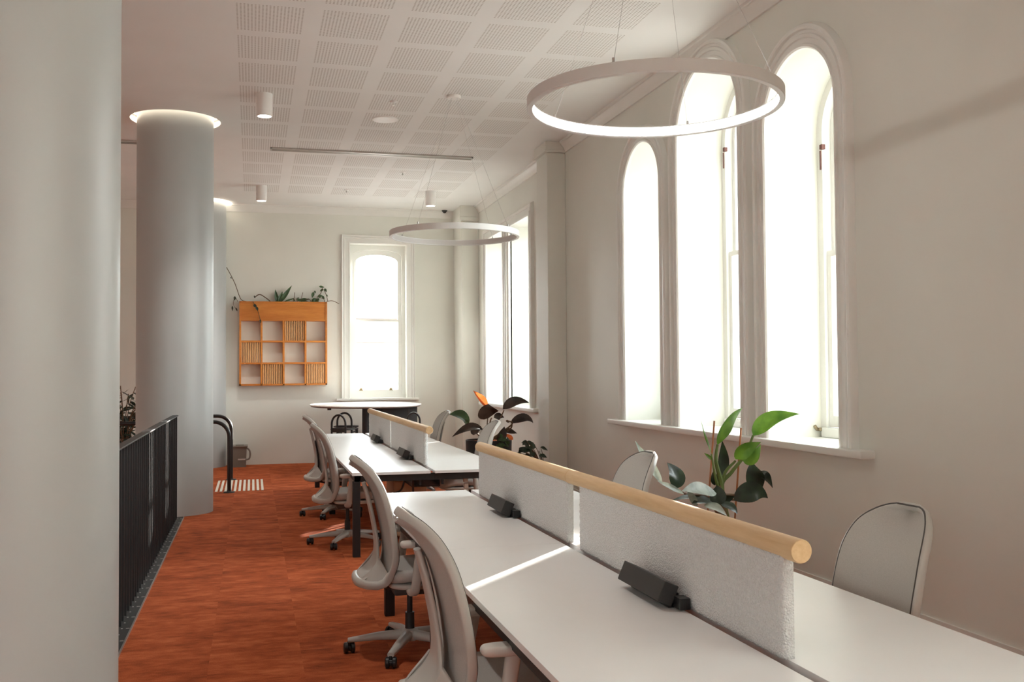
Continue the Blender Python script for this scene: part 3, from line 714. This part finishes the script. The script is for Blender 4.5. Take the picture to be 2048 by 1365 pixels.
# ------------------------------------------------------------------ task chairs
def chair_proto():
    t = thing('task_chair', (0, 0, 0), 'grey task chair', 'chair', 'grey task chairs')
    B = lambda name, m, mat, ang=40, par=None: build(name, m, M[mat], par or t, ang, local=True)
    prof = bez([(-.150, 0, .455), (-.122, 0, .52), (-.112, 0, .58), (-.118, 0, .66), (-.133, 0, .76), (-.155, 0, .86), (-.182, 0, .95), (-.222, 0, 1.03), (-.268, 0, 1.085), (-.322, 0, 1.125)], 6)
    nP = len(prof)
    def W(v):
        if v < .25: return .185+.05*math.sin(PI/2*v/.25)
        if v < .45: return .235
        q = (v-.45)/.55; return .235*(max(0, 1-q**2.7))**.52
    def conc(u): return .045*(u*u)-.045        # sides lie forward of the middle
    # fabric panel
    m = MB(); vs = []; NU = 14
    for side in (0, 1):
        for i, p in enumerate(prof):
            v = i/(nP-1); w = W(min(v, .985))*.975
            tt = prof[min(i+1, nP-1)]-prof[max(i-1, 0)]; tt.normalize(); nrm = Vector((tt.z, 0, -tt.x))
            for q in range(NU+1):
                u = -1+2*q/NU
                vs.append(p+nrm*(conc(u)+.020-side*.016)+Vector((0, u*w, 0)))
    fs = []; st = nP*(NU+1)
    for i in range(nP-1):
        for q in range(NU):
            a = i*(NU+1)+q; fs.append((a, a+1, a+NU+2, a+NU+1)); fs.append((st+a, st+a+NU+1, st+a+NU+2, st+a+1))
    for i in range(nP-1):
        for q in (0, NU):
            a = i*(NU+1)+q; b = a+NU+1; fs.append((a, b, st+b, st+a))
    for q in range(NU):
        a = q; fs.append((a, a+1, st+a+1, st+a)); a = (nP-1)*(NU+1)+q; fs.append((a, a+1, st+a+1, st+a))
    m.add(vs, fs); back = B('backrest', m, 'chairfab', 60)
    # rim frame with tail scoop
    edge = []; en = []
    for i, p in enumerate(prof):
        v = i/(nP-1)
        if i % 2 and v < .6: continue
        if v > .985: continue
        edge.append((Vector((p.x, W(v), p.z))))
        tt = prof[min(i+1, nP-1)]-prof[max(i-1, 0)]; tt.normalize(); en.append(Vector((tt.z, 0, -tt.x)))
    top = prof[-1]
    right = [Vector((-.305, .0, .432)), Vector((-.303, .07, .433)), Vector((-.292, .125, .435)), Vector((-.255, .165, .428)), Vector((-.205, .178, .425)), Vector((-.168, .182, .436))]+edge
    topv = [Vector((top.x-.002, .045, top.z+.001)), Vector((top.x-.004, 0, top.z+.002))]
    half_ = right+topv; c = 0
    nr_ = [Vector(q) for q in ((0, 0, -1), (0, 0, -1), (.05, 0, -1), (.15, 0, -1), (.35, 0, -.9), (.7, 0, -.7))]+en+[en[-1], en[-1]]
    loop = half_+[Vector((p.x, -p.y, p.z)) for p in half_[::-1][1:-1]]
    nr_ = nr_+nr_[::-1][1:-1]
    m = MB()
    sq = [(.024, .022) if p.z < .5 and p.x < -.14 else (.019, .0125) for p in loop]
    m.tube(loop, 0, 12, sq=sq, side=lambda i, p: nr_[i], closed=True)
    B('back_frame', m, 'chair', 60)
    # dark seam between fabric and rim
    m = MB(); seam = []
    for q in (1, -1):
        s_ = []
        for i in range(2, nP-1):
            p = prof[i]; v = i/(nP-1); tt = prof[i+1]-prof[i-1]; tt.normalize(); nrm = Vector((tt.z, 0, -tt.x))
            s_.append(p+nrm*.0175+Vector((0, q*(W(v)-.003), 0)))
        seam += s_ if q == 1 else s_[::-1]
    m.tube(seam, .0042, 6); B('piping', m, 'piping', 40, back)
    # spine
    sp = bez([(-.262, 0, .985), (-.238, 0, .90), (-.216, 0, .80), (-.198, 0, .70), (-.190, 0, .62), (-.196, 0, .55), (-.232, 0, .488), (-.295, 0, .442)], 5)
    wd = [.03, .052, .060, .064, .078, .110, .148, .150]
    k = len(sp); sq = []
    for i in range(k):
        f = i/(k-1)*(len(wd)-1); a = int(min(f, len(wd)-2)); w_ = wd[a]+(wd[a+1]-wd[a])*(f-a); sq.append((w_, .012))
    m = MB(); m.tube(sp, 0, 16, sq=sq, side=(0, 1, 0)); B('spine', m, 'chair', 60)
    for s in (1, -1):
        m = MB(); A_ = bez([(-.303, s*.07, .433), (-.292, s*.125, .435), (-.255, s*.165, .428), (-.205, s*.178, .428), (-.168, s*.182, .44), (-.140, s*.188, .475)], 4)
        B_ = bez([(-.300, s*.06, .446), (-.288, s*.11, .462), (-.262, s*.135, .485), (-.235, s*.142, .512), (-.212, s*.138, .54), (-.196, s*.12, .57)], 4)
        k = len(A_); vs = []; fs = []
        for d_ in (0, .009):
            for a, b in zip(A_, B_):
                for q in range(4): vs.append(a+(b-a)*q/3+Vector((d_*.6, -s*d_, 0)))
        for i in range(k-1):
            for q in range(3):
                a = i*4+q; fs.append((a, a+1, a+5, a+4)); a += 4*k; fs.append((a, a+4, a+5, a+1))
        for q in range(3):
            for a in (q, (k-1)*4+q): fs.append((a, a+1, a+1+4*k, a+4*k))
        for i in range(k-1):
            for a in (i*4, i*4+3): fs.append((a, a+4, a+4+4*k, a+4*k))
        m.add(vs, fs); B('tail_scoop', m, 'chair', 60)
    m = MB(); m.tube([(-.29, 0, .418), (-.2, 0, .405), (-.1, 0, .385), (0, 0, .37)], 0, 12, sq=[(.09, .012), (.085, .016), (.075, .02), (.07, .022)], side=(0, 1, 0)); m.box(-.10, .10, -.075, .075, .335, .405, .015); B('tilt_mechanism', m, 'piping')
    # seat
    m = MB(); ol = [( .085+.235*math.copysign(abs(math.cos(a))**.5, math.cos(a)), .245*math.copysign(abs(math.sin(a))**.5, math.sin(a))) for a in [2*PI*j/48 for j in range(48)]]
    m.slab(ol, .425, .497, .034, 5, zf=lambda x, y, z: z-.045*max(0, (x-.17)/.15)**2+.022*(y/.245)**2-.01*max(0, -x/.15)); B('seat', m, 'chairfab', 60)
    m = MB(); m.slab([(x*.96+.003, y*.95) for x, y in ol], .398, .428, .012, 3); B('seat_pan', m, 'chair', 60)
    # arms
    for s in (1, -1):
        m = MB(); m.tube(bez([(-.02, s*.20, .392), (-.02, s*.26, .392), (-.012, s*.292, .425), (0, s*.30, .53), (.02, s*.293, .652)], 5), 0, 12, sq=None or [(.03-.008*min(1, i/20)+.006*max(0, (i-12)/8), .02) for i in range(21)], side=(1, 0, 0)); post = B('armrest_post', m, 'chair', 60)
        m = MB(); m.slab([(.035+.13*math.copysign(abs(math.cos(a))**.55, math.cos(a)), s*.288+.048*math.copysign(abs(math.sin(a))**.6, math.sin(a))) for a in [2*PI*j/32 for j in range(32)]], .648, .684, .016, 4); B('armrest_pad', m, 'pad', 60, post)
    m = MB(); m.cyl((0, 0, .2), (0, 0, .34), .016, None, 16); m.cyl((0, 0, .10), (0, 0, .225), .028, .026, 18); B('gas_lift', m, 'black')
    m = MB(); m.lathe([(0, .065), (.045, .065), (.05, .08), (.046, .125), (.03, .132), (0, .132)], 24)
    for i in range(5):
        a = 2*PI*i/5+ROT; d = Vector((math.cos(a), math.sin(a), 0)); m.tube([d*.03+Vector((0, 0, .098)), d*.18+Vector((0, 0, .092)), d*.35+Vector((0, 0, .073))], 0, 10, sq=[(.027, .03), (.025, .022), (.019, .013)], side=(-d.y, d.x, 0))
    star = B('star_base', m, 'chair', 50)
    for i in range(5):
        a = 2*PI*i/5+ROT; d = Vector((math.cos(a), math.sin(a), 0)); p = d*.343; f = Vector((math.cos(a*2.3+1), math.sin(a*2.3+1), 0)); g = Vector((-f.y, f.x, 0)); m = MB()
        for s in (-1, 1): 
            c0 = p+Vector((0, 0, .031))+g*(s*.008); m.tube([c0, c0+g*s*.003, c0+g*s*.018, c0+g*s*.023], [.027, .031, .031, .024], 18)
        m.cyl(p+Vector((0, 0, .031)), p+Vector((0, 0, .068)), .011); m.cyl(p+Vector((0, 0, .031))-g*.012, p+Vector((0, 0, .031))+g*.012, .02); B('caster', m, 'black', 50, star)
    return t
ROT = math.radians(172)
proto = chair_proto()
CH_ = [((.845, 3.64, 0), .02, 'grey task chair nearest the camera on the aisle side of the near desk'),
       ((.875, 5.72, 0), 0, 'grey task chair second from the camera on the aisle side, all five-star base showing'),
       ((.860, 9.42, 0), 0, 'grey task chair at the aisle corner of the far desk'),
       ((.880, 11.30, 0), .03, 'grey task chair farthest back on the aisle side'),
       ((2.24, 3.46, 0), PI+.07, 'grey task chair on the window side at the right edge of the photo'),
       ((2.23, 6.14, 0), PI+.07, 'grey task chair in front of the tall green plant'),
       ((2.215, 10.33, 0), PI, 'grey task chair in front of the black planter with the orange leaf'),
       ((2.205, 13.05, 0), PI, 'grey task chair farthest back on the window side')]
for i, (loc, rz, lab) in enumerate(CH_):
    if i == 0: proto.location = loc; proto.rotation_euler = (0, 0, rz); proto['label'] = lab; proto.scale = (1, 1, .965)
    else:
        o = dup(proto, loc, rz, lab)
        o.scale = (1, 1, (1, .985, .985, .99, .925, .93, .94, .945)[i])

# ------------------------------------------------------------------ plants
def q1(px, py, Y): return P(1250+px/5.249, 800+py/5.249, Y)
YP = 6.45
potc = Vector((3.28, 6.45, 0))
t = thing('potted_strelitzia', tuple(potc), 'tall potted plant with bright upright leaves and two canes below the arched windows', 'plant')
m = MB(); m.lathe([(0, 0), (.15, 0), (.19, .30), (.195, .40), (.175, .40), (.17, .36), (0, .36)], 32, tuple(potc)); build('pot', m, M['pot'], t)
m = MB(); m.lathe([(0, .355), (.172, .365)], 32, tuple(potc)); build('soil', m, M['soil'], t)
root = potc+Vector((0, 0, .36))
def stemto(m, pts, r0=.016, r1=.007):
    p = bez(pts, 6); n_ = len(p); m.tube(p, [r0+(r1-r0)*i/(n_-1) for i in range(n_)], 8)
m = MB()
stemto(m, [root, q1(1005, 1040, YP), q1(1005, 860, YP), q1(955, 640, YP), q1(972, 470, YP)], .028, .009)
stemto(m, [root+Vector((.02, 0, 0)), q1(1010, 950, YP+.05), q1(1120, 760, YP+.05), q1(1260, 580, YP+.05), q1(1345, 375, YP+.05)], .02, .008)
stemto(m, [root+Vector((.02, .02, 0)), q1(1020, 880, YP+.02), q1(1160, 640, YP)], .018, .008)
stemto(m, [q1(1000, 1000, YP), q1(950, 820, YP-.02), q1(908, 570, YP-.02)], .014, .006)
build('stem', m, M['stemg'], t)
m = MB(); stemto(m, [root, q1(1000, 1080, YP), q1(985, 900, YP)], .035, .02)
stemto(m, [root+Vector((-.03, 0, 0)), q1(900, 1060, YP-.1), q1(640, 990, YP-.15), q1(500, 920, YP-.2)], .014, .007)
stemto(m, [root, q1(1050, 1080, YP), q1(1140, 1050, YP)], .014, .008); stemto(m, [q1(1010, 1000, YP+.1), q1(1250, 1000, YP+.15), q1(1420, 950, YP+.15)], .012, .007); build('trunk', m, M['stem'], t)
V = (0, -1, .15)
m = MB()
m.leaf(q1(970, 475, YP), q1(1236, 83, YP+.05), .135, mid=q1(1010, 250, YP-.05), up=(.5, -1, -.2), fold=.35, n=14)
m.leaf(q1(1345, 378, YP+.05), q1(1832, 150, YP-.1), .14, mid=q1(1480, 160, YP), up=(-.2, -.8, .6), fold=.3, n=14)
m.leaf(q1(1160, 625, YP), q1(1428, 445, YP-.05), .115, mid=q1(1240, 520, YP-.06), up=(.2, -1, .4), fold=.3, n=12)
m.leaf(q1(1235, 640, YP+.04), q1(1425, 470, YP+.02), .11, mid=q1(1360, 640, YP), up=(.2, -1, .1), fold=.1, n=12)
m.leaf(q1(908, 572, YP), q1(797, 212, YP), .055, mid=q1(830, 420, YP-.02), up=(1, -.6, 0), fold=.4, n=12)
m.leaf(q1(915, 630, YP-.02), q1(832, 560, YP-.02), .03, up=(.3, -1, 0), n=6)
build('bright_leaves', m, M['leafg'], t)
m = MB()
m.leaf(q1(1020, 820, YP+.08), q1(1020, 430, YP+.08), .10, mid=q1(1040, 620, YP+.12), up=V, fold=.15, n=12)
m.leaf(q1(940, 900, YP+.1), q1(930, 740, YP+.1), .07, up=V)
m.leaf(q1(500, 925, YP-.2), q1(440, 660, YP-.1), .16, mid=q1(590, 780, YP-.2), up=(.3, -1, .2), fold=.2, n=12)
m.leaf(q1(880, 1060, YP-.1), q1(490, 1060, YP-.25), .07, mid=q1(680, 1000, YP-.2), up=(0, -.5, 1), n=10)
m.leaf(q1(1420, 960, YP+.15), q1(1335, 650, YP+.15), .16, mid=q1(1330, 800, YP+.1), up=(-.2, -1, .1), fold=.2, n=12)
m.leaf(q1(1400, 770, YP+.15), q1(1550, 930, YP+.15), .09, mid=q1(1500, 790, YP+.1), up=(.3, -1, .4), n=10)
m.leaf(q1(1140, 1060, YP), q1(1500, 1035, YP), .165, mid=q1(1380, 880, YP-.02), up=(0, -1, .35), fold=.15, n=12)
m.leaf(q1(990, 1100, YP-.1), q1(700, 1090, YP-.3), .12, mid=q1(850, 1050, YP-.2), up=(0, -.6, 1), n=10)
m.leaf(q1(1000, 1090, YP-.15), q1(1180, 1200, YP-.25), .1, mid=q1(1120, 1120, YP-.2), up=(0, -.6, 1), n=10)
m.leaf(q1(900, 1080, YP-.15), q1(960, 900, YP-.1), .15, mid=q1(1000, 1000, YP-.12), up=(-.4, -1, .1), n=10)
m.leaf(q1(1010, 1060, YP-.02), q1(1150, 1020, YP-.08), .06, up=V, n=8)
build('dark_leaves', m, M['leafd'], t)
m = MB()
m.leaf(q1(395, 880, YP-.15), q1(106, 430, YP-.1), .09, mid=q1(200, 640, YP-.15), up=(.6, -1, 0), fold=.4, n=12)
m.leaf(q1(960, 985, YP-.15), q1(600, 960, YP-.3), .13, mid=q1(760, 910, YP-.25), up=(0, -.9, .8), fold=.2, n=12)
m.leaf(q1(620, 990, YP-.22), q1(340, 855, YP-.25), .05, mid=q1(440, 900, YP-.25), up=(0, -.8, .6), n=10)
m.leaf(q1(830, 1110, YP-.25), q1(1070, 1220, YP-.35), .1, mid=q1(960, 1120, YP-.3), up=(0, -.6, 1), n=10)
m.leaf(q1(760, 1120, YP-.25), q1(640, 930, YP-.25), .06, up=V, n=8)
build('silver_leaves', m, M['leafs'], t)
for i, (a, b) in enumerate((((888, 905), (938, 222)), ((1128, 655), (1218, 298)))):
    m = MB(); A = q1(*a, YP+.12); Bb = q1(*b, YP+.12); d = (A-Bb); k_ = (A.z-.37)/max(1e-3, (Bb.z-A.z)); A = A+d*k_ if i == 0 else Vector((potc.x+.06, potc.y+.1, .37)); m.tube([A, Bb], .007, 8); build('cane', m, M['cane'], t)

def q2(px, py, Y): return P(890+px/9.1, 770+py/9.1, Y)
YQ = 13.0
pc = Vector((3.06, 13.0, 0))
t = thing('rubber_plant', tuple(pc), 'bronze-leaved plant with one upright orange leaf in a wide black pot', 'plant')
m = MB(); m.lathe([(0, 0), (.29, 0), (.31, .68), (.29, .68), (.285, .62), (0, .62)], 40, tuple(pc)); build('pot', m, M['pot'], t)
m = MB(); m.lathe([(0, .68), (.12, .675), (.24, .655), (.288, .63)], 36, tuple(pc)); build('clay_pebbles', m, M['clay'], t)
rt = pc+Vector((0, 0, .66)); m = MB()
for pts in ([(770, 740), (780, 600)], [(1160, 830), (1220, 720), (1200, 690)], [(640, 940), (540, 840), (430, 710)], [(700, 860), (690, 820)], [(940, 700), (1030, 560), (1075, 460)], [(820, 700), (850, 600)], [(1220, 720), (1110, 655)]):
    stemto(m, [rt]+[q2(*p_, YQ) for p_ in pts], .014, .007)
build('stem', m, M['stem'], t)
m = MB()
m.leaf(q2(790, 610, YQ), q2(790, 350, YQ-.1), .30, mid=q2(760, 480, YQ-.1), up=V, fold=.15, n=12, sharp=.3)
m.leaf(q2(1050, 450, YQ), q2(1540, 335, YQ), .16, mid=q2(1280, 215, YQ-.05), up=(.1, -.9, .6), fold=.25, n=12)
m.leaf(q2(1190, 700, YQ), q2(1605, 700, YQ), .15, mid=q2(1500, 520, YQ), up=(.1, -.8, .6), fold=.3, n=12)
m.leaf(q2(690, 820, YQ-.1), q2(125, 955, YQ-.3), .15, mid=q2(480, 680, YQ-.2), up=(0, -.8, .7), fold=.25, n=12)
m.leaf(q2(1070, 820, YQ), q2(1315, 885, YQ), .09, up=(0, -.9, .5), n=10)
m.leaf(q2(890, 600, YQ), q2(1075, 600, YQ), .1, mid=q2(980, 540, YQ), up=V, n=8)
m.leaf(q2(520, 920, YQ-.1), q2(690, 800, YQ-.1), .12, mid=q2(500, 800, YQ-.1), up=V, n=8)
m.leaf(q2(970, 1080, YQ-.2), q2(1080, 760, YQ-.2), .14, mid=q2(1060, 900, YQ-.2), up=V, n=8)
m.leaf(q2(1110, 650, YQ), q2(1175, 690, YQ), .04, up=V, n=6)
build('bronze_leaves', m, M['leafr'], t)
m = MB(); m.leaf(q2(435, 715, YQ-.1), q2(80, 545, YQ-.2), .19, mid=q2(330, 510, YQ-.15), up=(0, -.8, .7), fold=.2, n=12, sharp=.3); build('green_leaf', m, M['leafm'], t)
m = MB(); m.leaf(q2(775, 410, YQ-.05), q2(512, 105, YQ), .13, mid=q2(640, 260, YQ-.05), up=(.6, -1, .1), fold=.5, n=12); m.leaf(q2(1240, 1000, YQ-.25), q2(1090, 890, YQ-.2), .07, up=V, n=8); build('orange_leaf', m, M['leafo'], t)
m = MB()
for _ in range(16):
    a = q2(random.uniform(970, 1170), random.uniform(960, 1130), YQ-.34+random.uniform(0, .05)); m.leaf(a, a+Vector((random.uniform(-.08, .1), random.uniform(-.06, .02), random.uniform(-.06, .06))), .06, up=(random.uniform(-.4, .4), -1, .5), n=6)
build('trailing_leaves', m, M['leafm'], t)
c3 = Vector((3.60, 12.55-.75, 0)); c3 = Vector((3.47, 11.75, 0))
t = thing('small_potted_plant', tuple(c3), 'small dark-leaved potted plant on the floor beside the pilaster', 'plant')
m = MB(); m.lathe([(0, 0), (.11, 0), (.14, .26), (.145, .3), (.13, .3), (.125, .27), (0, .27)], 28, tuple(c3)); build('pot', m, M['pot'], t)
m = MB(); lm = MB()
for i in range(26):
    top_ = q2(random.uniform(1340, 1760), random.uniform(1010, 1290), 11.75+random.uniform(-.12, .12))
    stemto(m, [c3+Vector((0, 0, .28)), (c3+top_)/2+Vector((0, 0, .22)), top_], .006, .003)
    lm.leaf(top_, top_+Vector((random.uniform(-.1, .1), random.uniform(-.08, .02), random.uniform(-.09, .03))), random.uniform(.055, .09), up=(random.uniform(-.4, .4), -.7, .8), n=6)
build('stem', m, M['stem'], t); build('leaves', lm, M['leafd'], t)
c4 = Vector((-1.68, 14.4, 0))
t = thing('leafy_tree', tuple(c4), 'tall leafy potted plant behind the railing at the far left', 'plant')
m = MB(); m.lathe([(0, 0), (.16, 0), (.2, .36), (.18, .36), (0, .33)], 28, tuple(c4)); build('pot', m, M['pot'], t)
m = MB(); lm = MB()
for i in range(22):
    a = random.uniform(0, 2*PI); hh = random.uniform(.75, 1.48); rr = random.uniform(.15, .55)
    tp = c4+Vector((rr*math.cos(a), rr*math.sin(a)*.7, hh)); pth = bez([c4+Vector((0, 0, .34)), c4+Vector((rr*.3*math.cos(a), rr*.3*math.sin(a), hh*.75)), tp], 6)
    m.tube(pth, .006, 6)
    for j in range(9):
        b = pth[3+j] if 3+j < len(pth) else pth[-1]; dr = Vector((random.uniform(-1, 1), random.uniform(-1, 1), random.uniform(-.7, .35))).normalized()
        lm.leaf(b, b+dr*random.uniform(.12, .19), random.uniform(.035, .055), up=(random.uniform(-.5, .5), -.6, .8), n=5)
build('stem', m, M['stem'], t); build('leaves', lm, M['leafd'], t)

# ------------------------------------------------------------------ ceiling fittings
RZ = 3.02
def ring(x, y, on, label):
    t = thing('ring_pendant', (x, y, RZ), label, 'pendant light', 'ring pendant lights')
    R1, R0, h = .690, .672, .062
    m = MB(); m.lathe([(R0-.012, 0), (R1-.003, 0), (R1, .003), (R1, h-.003), (R1-.003, h), (R0-.012, h), (R0-.012, h-.006), (R0-.002, h-.006), (R0-.002, .006), (R0-.012, .006)], 128, (x, y, RZ), True); build('housing', m, M['ringwhite'], t, 30)
    m = MB(); m.lathe([(R0-.011, .006), (R0-.003, .006), (R0-.003, h-.006), (R0-.011, h-.006)], 128, (x, y, RZ), True); build('diffuser', m, M['ringon'] if on else M['ringoff'], t, 30)
    m = MB(); m.lathe([(0, ZC-.03), (.07, ZC-.03), (.075, ZC-.025), (.075, ZC), (0, ZC)], 32, (x, y, 0)); build('canopy', m, M['white'], t)
    for a in ((40, 136, 226, 312) if not on else (50, 125, 231, 340)):
        a = math.radians(a); m = MB(); q = (x+.681*math.cos(a), y+.681*math.sin(a))
        m.tube([(x+.04*math.cos(a), y+.04*math.sin(a), ZC-.03), (q[0], q[1], RZ+h)], .0012, 6); m.cyl((q[0], q[1], RZ+h-.002), (q[0], q[1], RZ+h+.022), .007, None, 8); build('suspension_wire', m, M['wire'], t)
ring(2.11, 5.0, True, 'large lit ring pendant nearest the camera')
ring(2.08, 10.36, False, 'unlit ring pendant hanging farther back')
dl = [(.121, 10.74, 'white cylinder downlight over the aisle nearer the camera'), (.136, 16.08, 'white cylinder downlight at the far left of the ceiling'), (2.813, 15.99, 'white cylinder downlight at the far right near the corner'),
      (.12, 5.4, None), (.12, 0.2, None), (2.8, .2, None), (-4.2, 5.4, None), (-4.2, 10.7, None), (-4.2, 15.9, None)]  # unlabelled entries: fill spots without fittings, added out of view to brighten the room
for x, y, lab in dl:
    if lab:
        t = thing('downlight', (x, y, ZC-.24), lab, 'ceiling light', 'cylinder downlights')
        m = MB(); m.lathe([(.07, 0), (.081, 0), (.083, .003), (.083, .24), (0, .24)], 40, (x, y, ZC-.24)); m.lathe([(.07, 0), (.07, .02), (0, .02)], 40, (x, y, ZC-.24)); build('housing', m, M['white'], t)
        m = MB(); m.lathe([(0, .004), (.069, .004), (.069, .012), (0, .012)], 40, (x, y, ZC-.24)); build('lens', m, M['lampon'], t)
    L = bpy.data.lights.new('downlight_and_fill_beam', 'SPOT'); L.energy = 70; L.color = (1, .95, .88); L.spot_size = math.radians(95); L.spot_blend = .6; L.shadow_soft_size = .06
    o = bpy.data.objects.new('downlight_and_fill_beam', L); COL.objects.link(o); o.location = (x, y, ZC-.27)
for i, (xa, xb, lab) in enumerate(((.225, 2.93, 'long slim aluminium slot diffuser across the ceiling'), (-3.9, -1.25, 'slim slot diffuser on the ceiling left of the columns'))):
    t = thing('slot_diffuser', ((xa+xb)/2, 13.34, ZC-.02), lab, 'air vent')
    m = MB(); m.box(xa, xb, 13.27, 13.30, ZC-.022, ZC-.0005, .003); m.box(xa, xb, 13.38, 13.41, ZC-.022, ZC-.0005, .003); m.box(xa, xa+.02, 13.27, 13.41, ZC-.022, ZC-.0005); m.box(xb-.02, xb, 13.27, 13.41, ZC-.022, ZC-.0005); build('frame', m, M['alu'], t)
    m = MB(); m.box(xa+.02, xb-.02, 13.30, 13.38, ZC-.006, ZC-.0005); build('backing', m, M['alu'], t)
    m = MB(); m.box(xa+.02, xb-.02, 13.325, 13.335, ZC-.02, ZC-.006); m.box(xa+.02, xb-.02, 13.348, 13.358, ZC-.02, ZC-.006); build('blade', m, M['alu'], t)
m = MB(); m.lathe([(0, 0), (.12, 0), (.148, .006), (.15, .016), (.15, .02), (0, .02)], 40, (1.49, 11.49, ZC-.02)); o = build('ceiling_speaker', m, M['white'], None, loc=(1.49, 11.49, ZC-.02)); tag(o, 'flat white round disc on the perforated ceiling', 'ceiling speaker')
for x, y, lab in ((1.483, 10.72, 'small sprinkler rose just before the white ceiling disc'), (2.141, 14.54, 'small sprinkler rose beyond the long slot diffuser, right one'), (1.468, 16.146, 'small sprinkler rose near the far end of the ceiling panels')):
    t = thing('sprinkler', (x, y, ZC), lab, 'sprinkler', 'sprinkler roses')
    m = MB(); m.lathe([(0, -.012), (.03, -.012), (.042, -.003), (.042, .01), (0, .01)], 20, (x, y, ZC)); build('rose', m, M['white'], t)
    m = MB(); m.cyl((x, y, ZC-.04), (x, y, ZC-.01), .008, None, 8); m.cyl((x, y, ZC-.043), (x, y, ZC-.04), .016, None, 10); build('head', m, M['alu'], t)
t = thing('motion_sensor', (3.36, 17.87, 4.38), 'small dark sensor high in the far right corner', 'sensor')
sp_ = P(889, 422, 17.84)
t.location = sp_
m = MB(); m.lathe([(0, -.045), (.02, -.04), (.05, -.005), (.055, .015), (0, .02)], 16, tuple(sp_)); build('dome', m, M['charcoal'], t)
m = MB(); m.box(sp_.x-.02, sp_.x+.02, sp_.y, YB, sp_.z, sp_.z+.03); build('bracket', m, M['white'], t)

# ------------------------------------------------------------------ outside
t = thing('neighbour_building', (3.2, 34, -4), 'pale building seen faintly through the far window', 'building')
m = MB(); m.box(3.1, 12, 34, 42, -4, 3.4); build('wall', m, M['brick'], t)
m = MB(); m.box(2.95, 12.1, 33.8, 42, 3.4, 3.65, .03); m.box(3.05, 12.05, 33.9, 42, 2.6, 2.72, .02); build('cornice', m, M['stone'], t)

# ------------------------------------------------------------------ light
W = bpy.data.worlds.new('daylight'); S.world = W; W.use_nodes = True
bg = W.node_tree.nodes['Background']; bg.inputs[1].default_value = 7.6
_wt = W.node_tree; _tc = _wt.nodes.new('ShaderNodeTexCoord'); _sx = _wt.nodes.new('ShaderNodeSeparateXYZ'); _rp = _wt.nodes.new('ShaderNodeValToRGB')
_mp = _wt.nodes.new('ShaderNodeMapRange'); _mp.inputs[1].default_value = -.25; _mp.inputs[2].default_value = .25
_wt.links.new(_tc.outputs['Generated'], _sx.inputs[0]); _wt.links.new(_sx.outputs[2], _mp.inputs[0]); _wt.links.new(_mp.outputs[0], _rp.inputs[0]); _wt.links.new(_rp.outputs[0], bg.inputs[0])
_rp.color_ramp.elements[0].color = (.36, .36, .34, 1); _rp.color_ramp.elements[0].position = .3
_rp.color_ramp.elements[1].color = (.90, .985, 1, 1); _rp.color_ramp.elements[1].position = .75
SL = bpy.data.lights.new('sun', 'SUN'); SL.energy = 38; SL.angle = math.radians(.53); SL.color = (1, .95, .86)
so = bpy.data.objects.new('sun', SL); COL.objects.link(so); so.location = (10, 20, 8)
el = math.radians(13.6); hd = Vector((-.6513, -.7588, 0)).normalized(); dv = Vector((hd.x*math.cos(el), hd.y*math.cos(el), -math.sin(el)))
so.rotation_euler = dv.to_track_quat('-Z', 'Y').to_euler()
def portal(c, sx_, sy_, rot):
    L = bpy.data.lights.new('window_portal', 'AREA'); L.shape = 'RECTANGLE'; L.size = sx_; L.size_y = sy_; L.cycles.is_portal = True
    o = bpy.data.objects.new('window_portal', L); COL.objects.link(o); o.location = c; o.rotation_euler = rot
for a, b, zs in ARCH: portal((4.52, (a+b)/2, (SILL+zs+.5)/2), zs+.55-SILL, b-a, (0, PI/2, 0))
for a, b, zs in RECT+OFFR: portal((4.52, (a+b)/2, (SILL+zs)/2), zs-SILL, b-a, (0, PI/2, 0))
portal((2.2, YB+.36, 2.5), 1.02, 2.8, (-PI/2, 0, 0))
for a, b in nw: portal(((a+b)/2, YN-.32, 2.4), b-a, 3.0, (PI/2, 0, 0))
for a, b in lw: portal((XL-.32, (a+b)/2, 2.3), 2.6, b-a, (0, -PI/2, 0))

cam = bpy.data.cameras.new('camera'); co = bpy.data.objects.new('camera', cam); COL.objects.link(co)
cam.sensor_width = 36; cam.lens = F/2048*36; cam.clip_start = .05
co.matrix_world = Matrix(((CR.x, CU.x, -_f.x, 0), (CR.y, CU.y, -_f.y, 0), (CR.z, CU.z, -_f.z, EYE), (0, 0, 0, 1)))
S.camera = co
S.view_settings.view_transform = 'Standard'; S.view_settings.look = 'None'; S.view_settings.gamma = 1; S.view_settings.exposure = 0.86
S.view_settings.use_curve_mapping = False
S.cycles.use_denoising = True
S.cycles.max_bounces = 10; S.cycles.diffuse_bounces = 6; S.cycles.transparent_max_bounces = 12; S.cycles.sample_clamp_indirect = 6
